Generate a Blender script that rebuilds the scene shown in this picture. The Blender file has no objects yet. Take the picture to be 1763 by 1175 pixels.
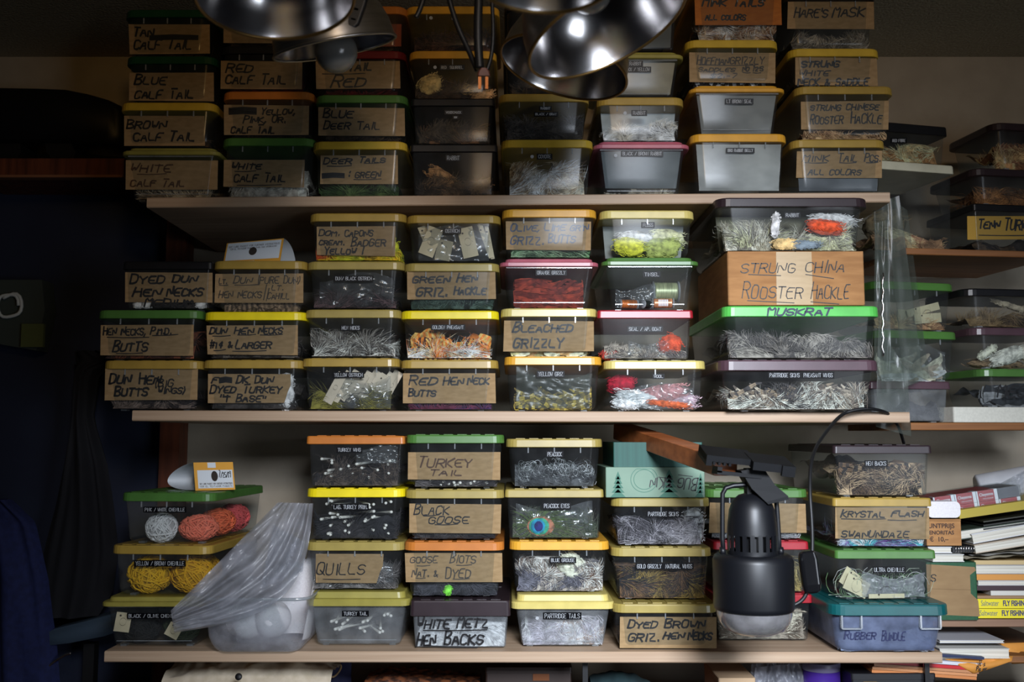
import bpy, math, random
from mathutils import Vector, Matrix, noise
SC = bpy.context.scene
COL = SC.collection
R = math.radians
# ---------------------------------------------------------------- camera
CAM = Vector((0.0, 0.0, 1.5)); PITCH = R(5.5); FPX = 1714.0
cp, sp = math.cos(PITCH), math.sin(PITCH)
cam_d = bpy.data.cameras.new('camera'); cam = bpy.data.objects.new('camera', cam_d); COL.objects.link(cam)
cam.location = CAM; cam.rotation_euler = (R(90) + PITCH, 0, 0)
cam_d.sensor_width = 36.0; cam_d.lens = 36.0 * FPX / 1763.0
cam_d.clip_start = 0.02
cam_d.dof.use_dof = True; cam_d.dof.focus_distance = 1.93; cam_d.dof.aperture_fstop = 5.0
SC.camera = cam
# ---------------------------------------------------------------- colour management, world, light
SC.view_settings.view_transform = 'Standard'; SC.view_settings.look = 'None'
SC.view_settings.exposure = -0.22; SC.view_settings.gamma = 1.0; SC.view_settings.use_curve_mapping = False
SC.cycles.transparent_max_bounces = 32; SC.cycles.max_bounces = 8; SC.cycles.diffuse_bounces = 3
w = bpy.data.worlds.new('world'); SC.world = w; w.use_nodes = True
w.node_tree.nodes['Background'].inputs[0].default_value = (0.60, 0.72, 1.0, 1)
w.node_tree.nodes['Background'].inputs[1].default_value = 0.007
def area(name, loc, target, sx, sy, power, color, spread):
    d = bpy.data.lights.new(name, 'AREA'); d.shape = 'RECTANGLE'; d.size = sx; d.size_y = sy
    d.energy = power; d.color = color; d.spread = R(spread)
    o = bpy.data.objects.new(name, d); COL.objects.link(o); o.location = loc
    o.rotation_euler = (Vector(target) - Vector(loc)).to_track_quat('-Z', 'Y').to_euler()
    return o
area('window_daylight', (0.45, -0.45, 2.12), (0.30, 1.95, 1.19), 0.6, 0.45, 12.5, (0.80, 0.88, 1.0), 50)
area('side_fill_light', (2.3, -1.5, 1.1), (0.25, 1.95, 1.25), 1.2, 1.3, 4.6, (0.82, 0.9, 1.0), 60)  # added soft fill, no window there; gives the dome reflectors something to mirror
area('tungsten_lamp_light', (0.15, -0.35, 2.28), (0.12, 1.95, 2.05), 0.2, 0.2, 1.5, (1.0, 0.60, 0.20), 80)
# ---------------------------------------------------------------- helpers
def ray(px, py):
    u, v = px - 881.5, py - 587.5
    return Vector((u, FPX * cp + v * sp, FPX * sp - v * cp))
def at(px, py, Y):
    d = ray(px, py); t = Y / d.y
    return CAM + d * t
def lin(c):
    f = lambda x: x / 12.92 if x <= .04045 else ((x + .055) / 1.055) ** 2.4
    return tuple(f(x / 255.0) for x in c) + (1.0,)
class MB:
    def __init__(s): s.v = []; s.f = []; s.m = []; s.sm = []
    def add(s, vs, fs, m=0, sm=False):
        b = len(s.v); s.v += [tuple(p) for p in vs]
        for f in fs: s.f.append(tuple(b + i for i in f)); s.m.append(m); s.sm.append(sm)
    def box(s, x0, x1, y0, y1, z0, z1, m=0, M=None):
        vs = [Vector((x, y, z)) for x in (x0, x1) for y in (y0, y1) for z in (z0, z1)]
        if M is not None: vs = [M @ p for p in vs]
        s.add(vs, [(0,1,3,2),(4,6,7,5),(0,4,5,1),(2,3,7,6),(0,2,6,4),(1,5,7,3)], m)
    def rings(s, rs, m=0, cap0=True, cap1=True, sm=False, closed=True):
        n = len(rs[0]); vs = [p for r in rs for p in r]; fs = []
        for i in range(len(rs) - 1):
            for j in range(n if closed else n - 1):
                k = (j + 1) % n
                fs.append((i*n+j, i*n+k, (i+1)*n+k, (i+1)*n+j))
        if cap0: fs.append(tuple(range(n))[::-1])
        if cap1: fs.append(tuple((len(rs)-1)*n + j for j in range(n)))
        s.add(vs, fs, m, sm)
    def tube(s, pts, r, m=0, n=8, caps=True):
        pts = [Vector(p) for p in pts]; rs = []
        t0 = (pts[1] - pts[0]).normalized()
        a = t0.orthogonal().normalized()
        for i, p in enumerate(pts):
            t = (pts[min(i+1, len(pts)-1)] - pts[max(i-1, 0)]).normalized()
            a = (a - t * a.dot(t)); a = a.normalized() if a.length > 1e-9 else t.orthogonal().normalized()
            b = t.cross(a); rr = r[i] if isinstance(r, (list, tuple)) else r
            rs.append([p + (a * math.cos(2*math.pi*k/n) + b * math.sin(2*math.pi*k/n)) * rr for k in range(n)])
        s.rings(rs, m, caps, caps, True)
    def lathe(s, prof, M=None, m=0, n=32, cap0=False, cap1=False, sm=True):
        rs = []
        for r, z in prof:
            ring = [Vector((r*math.cos(2*math.pi*k/n), r*math.sin(2*math.pi*k/n), z)) for k in range(n)]
            rs.append([M @ p for p in ring] if M is not None else ring)
        s.rings(rs, m, cap0, cap1, sm)
    def grid(s, fn, nx, ny, m=0, sm=True):
        vs = [fn(i / nx, j / ny) for j in range(ny + 1) for i in range(nx + 1)]
        fs = [(j*(nx+1)+i, j*(nx+1)+i+1, (j+1)*(nx+1)+i+1, (j+1)*(nx+1)+i) for j in range(ny) for i in range(nx)]
        s.add(vs, fs, m, sm)
    def strip(s, pts, ws, side, m=0, sm=True):
        vs = []
        for p, wd in zip(pts, ws): vs += [p - side * wd, p + side * wd]
        s.add(vs, [(2*i, 2*i+1, 2*i+3, 2*i+2) for i in range(len(pts)-1)], m, sm)
    def blob(s, c, rad, seed=0, amp=.2, fr=1.5, m=0, nu=20, nv=12, M=None):
        rs = []
        for j in range(nv + 1):
            th = math.pi * min(max(j / nv, .002), .998)
            ring = []
            for i in range(nu):
                ph = 2*math.pi*i/nu
                d = Vector((math.sin(th)*math.cos(ph), math.sin(th)*math.sin(ph), math.cos(th)))
                k = 1 + amp * noise.noise(d * fr + Vector((seed*7.3, seed*3.1, 0)))
                p = Vector((d.x*rad[0], d.y*rad[1], d.z*rad[2])) * k
                if M is not None: p = M @ p
                ring.append(Vector(c) + p)
            rs.append(ring)
        s.rings(rs, m, True, True, True)
    def build(s, name, mats, parent=None, M=None):
        me = bpy.data.meshes.new(name); me.from_pydata(s.v, [], s.f)
        for mt in (mats if isinstance(mats, (list, tuple)) else [mats]): me.materials.append(mt)
        me.polygons.foreach_set('material_index', s.m); me.polygons.foreach_set('use_smooth', s.sm)
        me.update()
        o = bpy.data.objects.new(name, me); COL.objects.link(o)
        if parent is not None: o.parent = parent
        if M is not None: o.matrix_local = M
        return o
def tag(o, label, cat, group=None, kind=None):
    o['label'] = label; o['category'] = cat
    if group: o['group'] = group
    if kind: o['kind'] = kind
    return o
def thing(name, label, cat, loc=(0,0,0), rz=0.0, group=None):
    o = bpy.data.objects.new(name, None); COL.objects.link(o); o.empty_display_size = .05
    o.location = loc; o.rotation_euler = (0, 0, rz)
    return tag(o, label, cat, group)
def frame_of(o): return Matrix.Translation(o.location) @ o.rotation_euler.to_matrix().to_4x4()
def recenter(o):
    """move a world-space mesh's origin to its base centre"""
    vs = o.data.vertices
    xs = [v.co.x for v in vs]; ys = [v.co.y for v in vs]; zs = [v.co.z for v in vs]
    c = Vector(((min(xs)+max(xs))/2, (min(ys)+max(ys))/2, min(zs)))
    o.data.transform(Matrix.Translation(-c)); o.location = c
    return o
# ---------------------------------------------------------------- materials
_M = {}
def mat(name, c1, rough=.5, c2=None, scale=(40,40,40), metal=0.0, bump=0.0, detail=3.0, spec=.5, lo=.35, hi=.65, c3=None, coat=0.0):
    if name in _M: return _M[name]
    m = bpy.data.materials.new(name); m.use_nodes = True; nt = m.node_tree; N = nt.nodes; L = nt.links
    b = N['Principled BSDF']; b.inputs['Base Color'].default_value = lin(c1); b.inputs['Roughness'].default_value = rough
    b.inputs['Metallic'].default_value = metal; b.inputs['Specular IOR Level'].default_value = spec
    if coat: b.inputs['Coat Weight'].default_value = coat; b.inputs['Coat Roughness'].default_value = .1
    if c2 is not None or bump:
        tc = N.new('ShaderNodeTexCoord'); mp = N.new('ShaderNodeMapping'); mp.inputs['Scale'].default_value = scale
        nz = N.new('ShaderNodeTexNoise'); nz.inputs['Scale'].default_value = 1.0; nz.inputs['Detail'].default_value = detail
        L.new(tc.outputs['Object'], mp.inputs['Vector']); L.new(mp.outputs['Vector'], nz.inputs['Vector'])
        if c2 is not None:
            r = N.new('ShaderNodeValToRGB'); e = r.color_ramp.elements
            e[0].position = lo; e[0].color = lin(c1); e[1].position = hi; e[1].color = lin(c2)
            if c3 is not None: x = e.new((lo+hi)/2); x.color = lin(c3)
            L.new(nz.outputs['Fac'], r.inputs['Fac']); L.new(r.outputs['Color'], b.inputs['Base Color'])
        if bump:
            bp = N.new('ShaderNodeBump'); bp.inputs['Strength'].default_value = bump; bp.inputs['Distance'].default_value = .003
            L.new(nz.outputs['Fac'], bp.inputs['Height']); L.new(bp.outputs['Normal'], b.inputs['Normal'])
    _M[name] = m; return m
def clear(name, tint=(235,238,238), haze=.03, rough=.2, gl=.5, wrinkle=0.0, hazecol=(215,220,225), base=.014):
    """clear plastic sheet: see-through, a little milky, shiny"""
    if name in _M: return _M[name]
    m = bpy.data.materials.new(name); m.use_nodes = True; nt = m.node_tree; N = nt.nodes; L = nt.links
    N.remove(N['Principled BSDF']); out = N['Material Output']
    tr = N.new('ShaderNodeBsdfTransparent'); tr.inputs[0].default_value = lin(tint)
    df = N.new('ShaderNodeBsdfDiffuse'); df.inputs[0].default_value = lin(hazecol)
    tl = N.new('ShaderNodeBsdfTranslucent'); tl.inputs[0].default_value = lin(hazecol)
    gs = N.new('ShaderNodeBsdfGlossy'); gs.inputs['Roughness'].default_value = rough
    h = N.new('ShaderNodeMixShader'); L.new(df.outputs[0], h.inputs[1]); L.new(tl.outputs[0], h.inputs[2])
    a = N.new('ShaderNodeMixShader'); L.new(tr.outputs[0], a.inputs[1]); L.new(h.outputs[0], a.inputs[2])
    tc = N.new('ShaderNodeTexCoord'); nz = N.new('ShaderNodeTexNoise'); nz.inputs['Scale'].default_value = 28.0; nz.inputs['Detail'].default_value = 6
    L.new(tc.outputs['Object'], nz.inputs['Vector'])
    mm = N.new('ShaderNodeMapRange'); mm.inputs[1].default_value = .3; mm.inputs[2].default_value = .75
    mm.inputs[3].default_value = haze * .6; mm.inputs[4].default_value = min(1, haze * 1.7)
    L.new(nz.outputs['Fac'], mm.inputs[0]); L.new(mm.outputs[0], a.inputs[0])
    lw = N.new('ShaderNodeLayerWeight'); lw.inputs[0].default_value = .5
    p = N.new('ShaderNodeMath'); p.operation = 'POWER'; p.inputs[1].default_value = 4.0; L.new(lw.outputs['Facing'], p.inputs[0])
    q = N.new('ShaderNodeMath'); q.operation = 'MULTIPLY_ADD'; q.inputs[1].default_value = gl; q.inputs[2].default_value = base; L.new(p.outputs[0], q.inputs[0])
    f = N.new('ShaderNodeMixShader'); L.new(q.outputs[0], f.inputs[0]); L.new(a.outputs[0], f.inputs[1]); L.new(gs.outputs[0], f.inputs[2])
    if wrinkle:
        n2 = N.new('ShaderNodeTexNoise'); n2.inputs['Scale'].default_value = 22.0; n2.inputs['Detail'].default_value = 4
        L.new(tc.outputs['Object'], n2.inputs['Vector'])
        bp = N.new('ShaderNodeBump'); bp.inputs['Strength'].default_value = wrinkle; bp.inputs['Distance'].default_value = .02
        L.new(n2.outputs['Fac'], bp.inputs['Height']); L.new(bp.outputs['Normal'], gs.inputs['Normal'])
    L.new(f.outputs[0], out.inputs[0])
    _M[name] = m; return m
PLASTIC = clear('clear_plastic')
SMOKY = clear('clear_smoky_plastic', tint=(205,207,205), haze=.05)
HAZY = clear('scuffed_plastic', haze=.22, rough=.2)
FROST = clear('frosted_plastic', haze=.24, rough=.3, hazecol=(238,238,250))
GREYTUB = clear('blue_grey_plastic', haze=.6, rough=.3, hazecol=(150,162,195))
RIB = clear('plastic_rib', haze=.38, rough=.15, base=.12)
FILM = clear('plastic_film', haze=.12, rough=.2, wrinkle=.25, base=.05)
FILMG = clear('grey_plastic_film', haze=.32, rough=.3, wrinkle=.25, hazecol=(215,215,225), base=.03)
WRAP = clear('thin_clear_wrap', haze=.02, rough=.12, base=.012, gl=.25)
SLEEVE = clear('clear_sleeve', haze=.22, rough=.3, hazecol=(140,150,140), base=.025)
CARD = mat('brown_cardboard', (158,130,92), .85, (144,117,80), scale=(60,60,160), bump=.1)
CARD2 = mat('orange_card', (178,106,40), .85, (164,94,34), scale=(60,60,160))
CARDP = mat('pale_packing_tape', (186,158,115), .35, (176,148,105), scale=(30,30,200))
INK = mat('black_marker_ink', (18,17,20), .5)
INKB = mat('faded_blue_ink', (52,62,84), .6)
INKBR = mat('brown_marker_ink', (74,46,26), .6)
INKG = mat('grey_pencil', (66,58,50), .7)
TAPE = mat('black_label_tape', (9,9,12), .4, spec=.2)
EMB = mat('white_embossing', (165,168,172), .6)
WHITE = mat('white_paper', (222,224,228), .7, (208,210,215), scale=(30,30,30))
LIDC = dict(mustard=(156,128,56), amber=(206,150,46), yellow=(226,204,20), khaki=(150,132,68), green=(70,112,50), darkgreen=(14,62,32),
    lime=(84,182,78), olive=(130,126,60), orange=(182,108,42), pink=(168,86,100), red=(152,26,38), brown=(42,30,34), plum=(76,54,62),
    black=(18,18,21), cream=(196,194,172), teal=(14,80,82), butter=(192,175,100), chartreuse=(144,134,62), gold=(188,156,50), darkred=(100,16,22))
LIDM = {k: mat('lid_' + k, v, .34, tuple(min(255, int(x*1.07)+3) for x in v), scale=(25,25,25), detail=5, bump=.03) for k, v in LIDC.items()}
# ---------------------------------------------------------------- hand lettering: pen strokes on a 4 x 6 grid
G = {'A':"00 26 40;12 32",'B':"00 06;06 36 45 34 13;13 33 42 41 30 00",'C':"45 36 16 05 01 10 30 41",'D':"00 06;06 26 45 41 20 00",
'E':"46 06 00 40;03 33",'F':"46 06 00;03 33",'G':"45 36 16 05 01 10 30 41 43 23",'H':"00 06;40 46;03 43",'I':"10 16",'J':"46 41 30 10 01",
'K':"00 06;46 03 40",'L':"06 00 40",'M':"00 06 23 46 40",'N':"00 06 40 46",'O':"16 05 01 10 30 41 45 36 16",'P':"00 06;06 36 45 44 33 03",
'Q':"16 05 01 10 30 41 45 36 16;22 50",'R':"00 06;06 36 45 44 33 03;23 40",'S':"45 36 16 05 04 13 33 42 41 30 10 01",'T':"06 46;26 20",
'U':"06 01 10 30 41 46",'V':"06 20 46",'W':"06 10 24 30 46",'X':"06 40;00 46",'Y':"06 23 46;23 20",'Z':"06 46 00 40",
'0':"16 05 01 10 30 41 45 36 16",'1':"05 16 10",'2':"05 16 36 45 44 00 40",'3':"06 46 23 42 41 30 10 01",'4':"36 02 42;35 30",'5':"46 06 03 33 42 41 30 00",
'7':"06 46 10",'9':"44 34 14 05 16 36 45 40",'&':"40 05 16 25 01 10 42",'#':"10 16;30 36;02 42;04 44",'$':"45 36 16 05 04 13 33 42 41 30 10 01;27 2-",
'.':"10 11",',':"11 0-","'":"16 14",'/':"00 46",'!':"16 12;10 11",':':"11 12;14 15",'(':"27 14 12 2-",')':"07 14 12 0-",'-':"13 33",'"':"06 04;26 24",
'o':"13 03 01 10 30 41 43 33 13",'l':"06 00",'r':"00 04;02 24 34",'s':"34 14 03 31 20 00",'i':"10 13;15 16",'n':"00 04;03 24 33 30",'g':"34 14 02 10 30 34 2-",'b':"06 00 20 31 33 24 04",'w':"04 10 22 30 44",'a':"34 14 02 10 30 34;30 40",'t':"26 20;04 44",'e':"02 32 24 03 01 10 30"}
NARROW = {'I':2.4,"'":2.0,'.':2.2,',':2.2,'!':2.4,':':2.4,'1':3.0,'(':3.0,')':3.0,' ':4.6,'l':1.8,'i':2.6,'/':4.6,'"':3.4}
def pt(tok):
    y = -1 if tok[1] == '-' else int(tok[1])
    return Vector((int(tok[0]), y))
def strokes(text):
    out, x = [], 0.0
    for ch in text:
        if ch in G:
            for s in G[ch].split(';'):
                out.append(([pt(t) + Vector((x, 0)) for t in s.split()], ch))
        x += NARROW.get(ch, 5.3)
    return out, max(x - 1.3, 1.0)
def chaikin(p):
    if len(p) < 3: return p
    q = [p[0]]
    for a, b in zip(p, p[1:]): q += [a*.75 + b*.25, a*.25 + b*.75]
    q.append(p[-1]); return q
def ribbon(mb, pts, th, mp, m, rnd=None):
    """a pen stroke as a flat band; mp maps (px, py) to a local 3D point"""
    n = len(pts)
    if n == 1: return
    L, Rr = [], []
    for i, p in enumerate(pts):
        t = (pts[min(i+1, n-1)] - pts[max(i-1, 0)])
        if t.length < 1e-6: t = Vector((1, 0))
        t.normalize(); nn = Vector((-t.y, t.x))
        e = t * th * .4 * (-1 if i == 0 else (1 if i == n-1 else 0))
        ww = th * (.5 if rnd is None else rnd.uniform(.38, .60))
        L.append(p + e + nn*ww); Rr.append(p + e - nn*ww)
    vs = [mp(*q) for ab in zip(L, Rr) for q in ab]
    mb.add(vs, [(2*i, 2*i+1, 2*i+3, 2*i+2) for i in range(n-1)], m)
def write(mb, text, x0, y0, x1, y1, mp, th=2.6, m=1, hand=True, slant=.2, seed=0):
    """lettering in the box x0,y0 (top) - x1,y1 (baseline), in photograph pixels"""
    rnd = random.Random(hash(text.__len__() * 131 + int(x0 * 7) + int(y0 * 13) + seed))
    if hand: th *= 1.2; x1 -= 2.0
    ss, wd = strokes(text); sx = (x1 - x0) / wd; sy = (y1 - y0) / 6.0
    jit = {}; first = set(); xx = 0.0
    for i, ch in enumerate(text):
        if i == 0 or text[i-1] == ' ': first.add(int(xx / 2.5))
        xx += NARROW.get(ch, 5.3)
    for i, (s, ch) in enumerate(ss):
        key = int(s[0].x / 2.5)
        if key not in jit: jit[key] = (rnd.uniform(-.4, .4), rnd.uniform(1.04, 1.2) if key in first else rnd.uniform(.78, .98), rnd.uniform(-.08, .14))
        dy, k, sl = jit[key] if hand else (0, 1, 0)
        if hand: s = chaikin([p + Vector((rnd.uniform(-.22, .22), rnd.uniform(-.22, .22))) for p in s])
        pts = []
        for p in s:
            yy = p.y * k + dy * .6
            pts.append(Vector((x0 + (p.x + (yy - 3) * ((slant + sl) if hand else 0)) * sx, y1 - yy * sy)))
        ribbon(mb, pts, th, mp, m, rnd if hand else None)
# ---------------------------------------------------------------- plastic boxes
def rrect(w, d, r, z, n=5, cx=0.0, cy=0.0):
    out = []
    for qx, qy, a0 in ((1,1,0),(-1,1,90),(-1,-1,180),(1,-1,270)):
        for k in range(n + 1):
            a = R(a0 + 90.0 * k / n)
            out.append(Vector((cx + qx*(w/2-r) + r*math.cos(a), cy + qy*(d/2-r) + r*math.sin(a), z)))
    return out
ST = dict(z=0.0, Y=1.92, x=0.0)
SHELF_Z = {}
def stack(shelf, cx, Y):
    ST['z'] = SHELF_Z[shelf](at(cx, 600, Y).x) + .0004; ST['Y'] = Y
class BoxInfo: pass
def box(L, Rr, top, lid, desc, mark='', lab=None, tx=(), ul=(), dy=(), dot=None, cont=(), body=None, deep=.315, yaw=0.0, style='a', clips=False, Y=None,
        lidh=None, scr=(), torn=False, ink=INK, labm=None, th=2.6, lidtx=None, nolid=False, group='storage boxes on the shelves', bottom=None, taper=None, ribs=True):
    Yf = ST['Y'] if Y is None else Y
    a, b = at(L, top, Yf), at(Rr, top, Yf)
    W = b.x - a.x; z0 = ST['z'] if bottom is None else at(L, bottom, Yf).z
    H = a.z - z0; yw = R(yaw)
    fc = Vector(((a.x + b.x) / 2, Yf, z0))
    if yaw: W = W / math.cos(yw)
    loc = fc + Matrix.Rotation(yw, 3, 'Z') @ Vector((0, deep/2, 0))
    root = thing('storage_box', desc, 'storage box', loc, yw, group)
    lh = lidh or (.0175 if style == 'a' else .017)
    inset = .005 if style not in 'bc' else .009
    hb = H - lh + .003
    bw, bd = W - 2*inset, deep - 2*inset
    tp = taper if taper is not None else {'a': .0065, 'b': .012, 'c': .010, 'd': .0045}[style]
    rb = {'a': .012, 'b': .006, 'c': .012, 'd': .004}[style]; rc = {'a': .020, 'b': .012, 'c': .022, 'd': .006}[style]
    foot = .0025
    def wz(z): return tp * (1 - z / hb)
    mb = MB(); rs = []
    for z in (hb, hb*.7, hb*.4, rb + foot): rs.append(rrect(bw - 2*wz(z), bd - 2*wz(z), rc, z))
    for k in range(1, 5):
        an = R(90.0 * k / 4); ins = rb * (1 - math.cos(an)); z = foot + rb * (1 - math.sin(an))
        rs.append(rrect(bw - 2*wz(z) - 2*ins, bd - 2*wz(z) - 2*ins, max(rc - ins*.6, .003), z))
    mb.rings(rs[::-1], 0, True, False, True)
    fy = lambda z: -bd/2 + wz(z)
    if ribs and style == 'a':
        for fx in (-.27, 0.0, .27): mb.box(fx*W - .0011, fx*W + .0011, fy(hb) - .0008, fy(hb) + .0010, hb - .014, hb - .0005, 1)
    if style in ('b',):
        mb.box(-bw/2 + .004, bw/2 - .004, fy(hb) - .0015, fy(hb) + .001, hb - .005, hb, 1)
        z = .012; mb.box(-bw/2 + wz(z) + .008, bw/2 - wz(z) - .008, fy(z) - .0008, fy(z) + .0004, z - .0006, z + .0006, 1)
    if clips:
        for sx in (-1, 1):
            x = sx * (bw/2 - .030)
            for dx in (-.018, .018): mb.box(x + dx - .0015, x + dx + .0015, fy(hb) - .007, fy(hb) + .001, hb - .026, hb, 1)
            mb.box(x - .018, x + .018, fy(hb) - .007, fy(hb) + .001, hb - .028, hb - .026, 1)
    for fx in (-.32, .32):
        for fyy in (-.38, .38): mb.box(fx*W - .006, fx*W + .006, fyy*deep - .006, fyy*deep + .006, 0, foot + .0005, 1)
    mb.build('body', [body or PLASTIC, RIB], root)
    # lid
    if not nolid:
        mb = MB(); zl = H - lh
        if style == 'b':
            mb.rings([rrect(W - .004, deep - .004, .016, zl), rrect(W, deep, .017, zl + .001), rrect(W, deep, .017, zl + lh*.42),
                      rrect(W - .004, deep - .004, .016, zl + lh*.52), rrect(W - .020, deep - .020, .014, zl + lh*.56), rrect(W - .023, deep - .023, .014, H - .001),
                      rrect(W - .027, deep - .027, .013, H)], 0)
        else:
            r = {'a': .021, 'c': .026, 'd': .007}[style]
            mb.rings([rrect(W - .002, deep - .002, r, zl), rrect(W, deep, r, zl + .001), rrect(W - .001, deep - .001, r, H - .004), rrect(W - .003, deep - .003, r, H - .0018), rrect(W - .006, deep - .006, r - .002, H - .0012),
                      rrect(W - .016, deep - .016, r - .005, H - .0012)], 0)
            # raised bars moulded along the lid
            nb = max(4, int(W / .03))
            for row in (-1, 1):
                for i in range(nb):
                    x = (i + .5) / nb * (W - .03) - (W - .03) / 2
                    y0, y1 = sorted((row * (deep/2 - .012), row * .012))
                    mb.box(x - .009, x + .009, y0, y1, H - .0014, H, 0)
        lo = mb
        mats = [LIDM[lid]]
        if lidtx:
            lt = lidtx; mats.append(INKB)
    inv = frame_of(root).inverted(); o = inv @ CAM; rot = inv.to_3x3()
    def mapper(off, plane=None):
        A = -bd/2 + tp; B = -tp / hb
        if plane is not None: A, B = plane, 0.0
        def f(px, py):
            d = rot @ ray(px, py)
            t = (A + B*o.z - o.y) / (d.y - B*d.z)
            p = o + d*t
            return Vector((p.x, p.y + off, p.z))
        return f
    if not nolid:
        if lidtx:
            for t in lidtx: write(lo, t[0], t[1], t[2], t[3], t[4], mapper(0, -deep/2 - .0006), t[5] if len(t) > 5 else 2.4, 1)
        lo.build('lid', mats, root)
    if lab:
        mb = MB(); x0, y0, x1, y1 = lab; f0 = mapper(.0014); rr = random.Random(int(x0*3 + y0))
        j = lambda: rr.uniform(-1.2, 1.2)
        q = [(x0 + j(), y0 + j()), (x1 + j(), y0 + j()), (x1 + j(), y1 + j()), (x0 + j(), y1 + j())]
        if torn: q = [q[0], q[1], (x1 - 1, y0 + (y1-y0)*.4), (x1 - 6, y0 + (y1-y0)*.62), (x1 - 12, y1), q[3]]
        n = len(q); P = [f0(*p) for p in q]
        mb.add(P + [p + Vector((0, .0009, 0)) for p in P], [tuple(range(n))[::-1], tuple(range(n, 2*n))] + [(i, (i+1) % n, n + (i+1) % n, n + i) for i in range(n)], 0)
        f1 = mapper(.0011)
        for t in tx: write(mb, t[0], t[1], t[2], t[3], t[4], f1, t[5] if len(t) > 5 else th, 1)
        for u in ul:
            c = Vector(((u[0]+u[2])/2, (u[1]+u[3])/2 + 1.0)); ribbon(mb, chaikin([Vector(u[:2]), c, Vector(u[2:4])]), 1.7, f1, 1, rr)
        for s in scr:
            for k in range(4): ribbon(mb, [Vector((s[0], s[1] + (s[3]-s[1])*(k+.5)/4 + 1)), Vector(((s[0]+s[2])/2, s[1] + (s[3]-s[1])*(k+.2)/4)), Vector((s[2], s[1] + (s[3]-s[1])*(k+.6)/4))], (s[3]-s[1])*.4, f1, 1, rr)
        mb.build('card_label', [labm or CARD, ink], root)
    elif tx:
        mb = MB(); f1 = mapper(-.0006)
        for t in tx: write(mb, t[0], t[1], t[2], t[3], t[4], f1, t[5] if len(t) > 5 else th, 0)
        for u in ul: ribbon(mb, chaikin([Vector(u[:2]), Vector(((u[0]+u[2])/2, (u[1]+u[3])/2 + 1)), Vector(u[2:4])]), 2.2, f1, 0)
        mb.build('marker_writing', [ink], root)
    for d in dy:
        t, x0, y0, x1, y1 = d; mb = MB(); f0, f1, f2 = mapper(-.0003), mapper(-.0010), mapper(-.0013)
        q = [(x0, y0), (x1, y0), (x1, y1), (x0, y1)]; P = [f1(*p) for p in q] + [f0(*p) for p in q]
        mb.add(P, [(3,2,1,0)] + [(i, (i+1) % 4, 4 + (i+1) % 4, 4 + i) for i in range(4)], 0)
        write(mb, t, x0 + 3, y0 + 2.2, x1 - 3, y1 - 2.2, f2, .82, 1, hand=False)
        mb.build('tape_label', [TAPE, EMB], root)
    if dot:
        mb = MB(); f0 = mapper(-.0006); x, y = dot
        P = [f0(x + 3*math.cos(k*math.pi/6), y + 3*math.sin(k*math.pi/6)) for k in range(12)]
        mb.add(P + [p + Vector((0, .0005, 0)) for p in P], [tuple(range(12))[::-1]] + [(i, (i+1) % 12, 12 + (i+1) % 12, 12 + i) for i in range(12)], 0)
        mb.build('round_sticker', [EMB], root)
    I = BoxInfo(); I.root = root; I.W = bw - 2*tp; I.D = bd - 2*tp; I.H = hb; I.M = frame_of(root); I.fy = fy; I.foot = foot + .001; I.mark = mark or desc; I.z1 = z0 + H; I.mapper = mapper; I.wz = wz; I.bw = bw; I.rc = rc
    I.where = ('in the box ' + ('' if mark[0].islower() else 'marked ') + mark) if mark else 'in the ' + desc.split(',')[0].replace('clear plastic ', '')
    for c in cont: FILL[c[0]](I, *c[1:])
    if bottom is None: ST['z'] = z0 + H + .0003
    return I
# ---------------------------------------------------------------- what is inside the boxes (each its own thing)
SEED = [1]
def nseed(): SEED[0] += 1; return SEED[0]
def inside(I, name, mb, mats, label, cat, kind=None, group=None):
    o = mb.build(name, mats); o.matrix_world = I.M
    return tag(o, label, cat, group, kind)
FURC = {}
def furmats(cols):
    ms = []
    for c in cols:
        k = 'hair_%d_%d_%d' % c
        c = tuple(min(250, int(x * 1.30) + 8) for x in c); d = tuple(int(x * .62) for x in c)
        ms.append(mat(k, d, .8, c, scale=(90,90,90), detail=4, spec=.25, lo=.3, hi=.6))
    return ms
def heapfn(I, fill, sd, lump=1.0):
    hh = I.H * fill
    def h(x, y):
        u = Vector((x * 22 * lump + sd * 3.7, y * 16 * lump, sd * 1.3))
        n = .70 + .55 * noise.noise(u) + .25 * noise.noise(u * 2.3)
        return I.foot + .001 + max(.004, hh * n)
    return h
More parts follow.
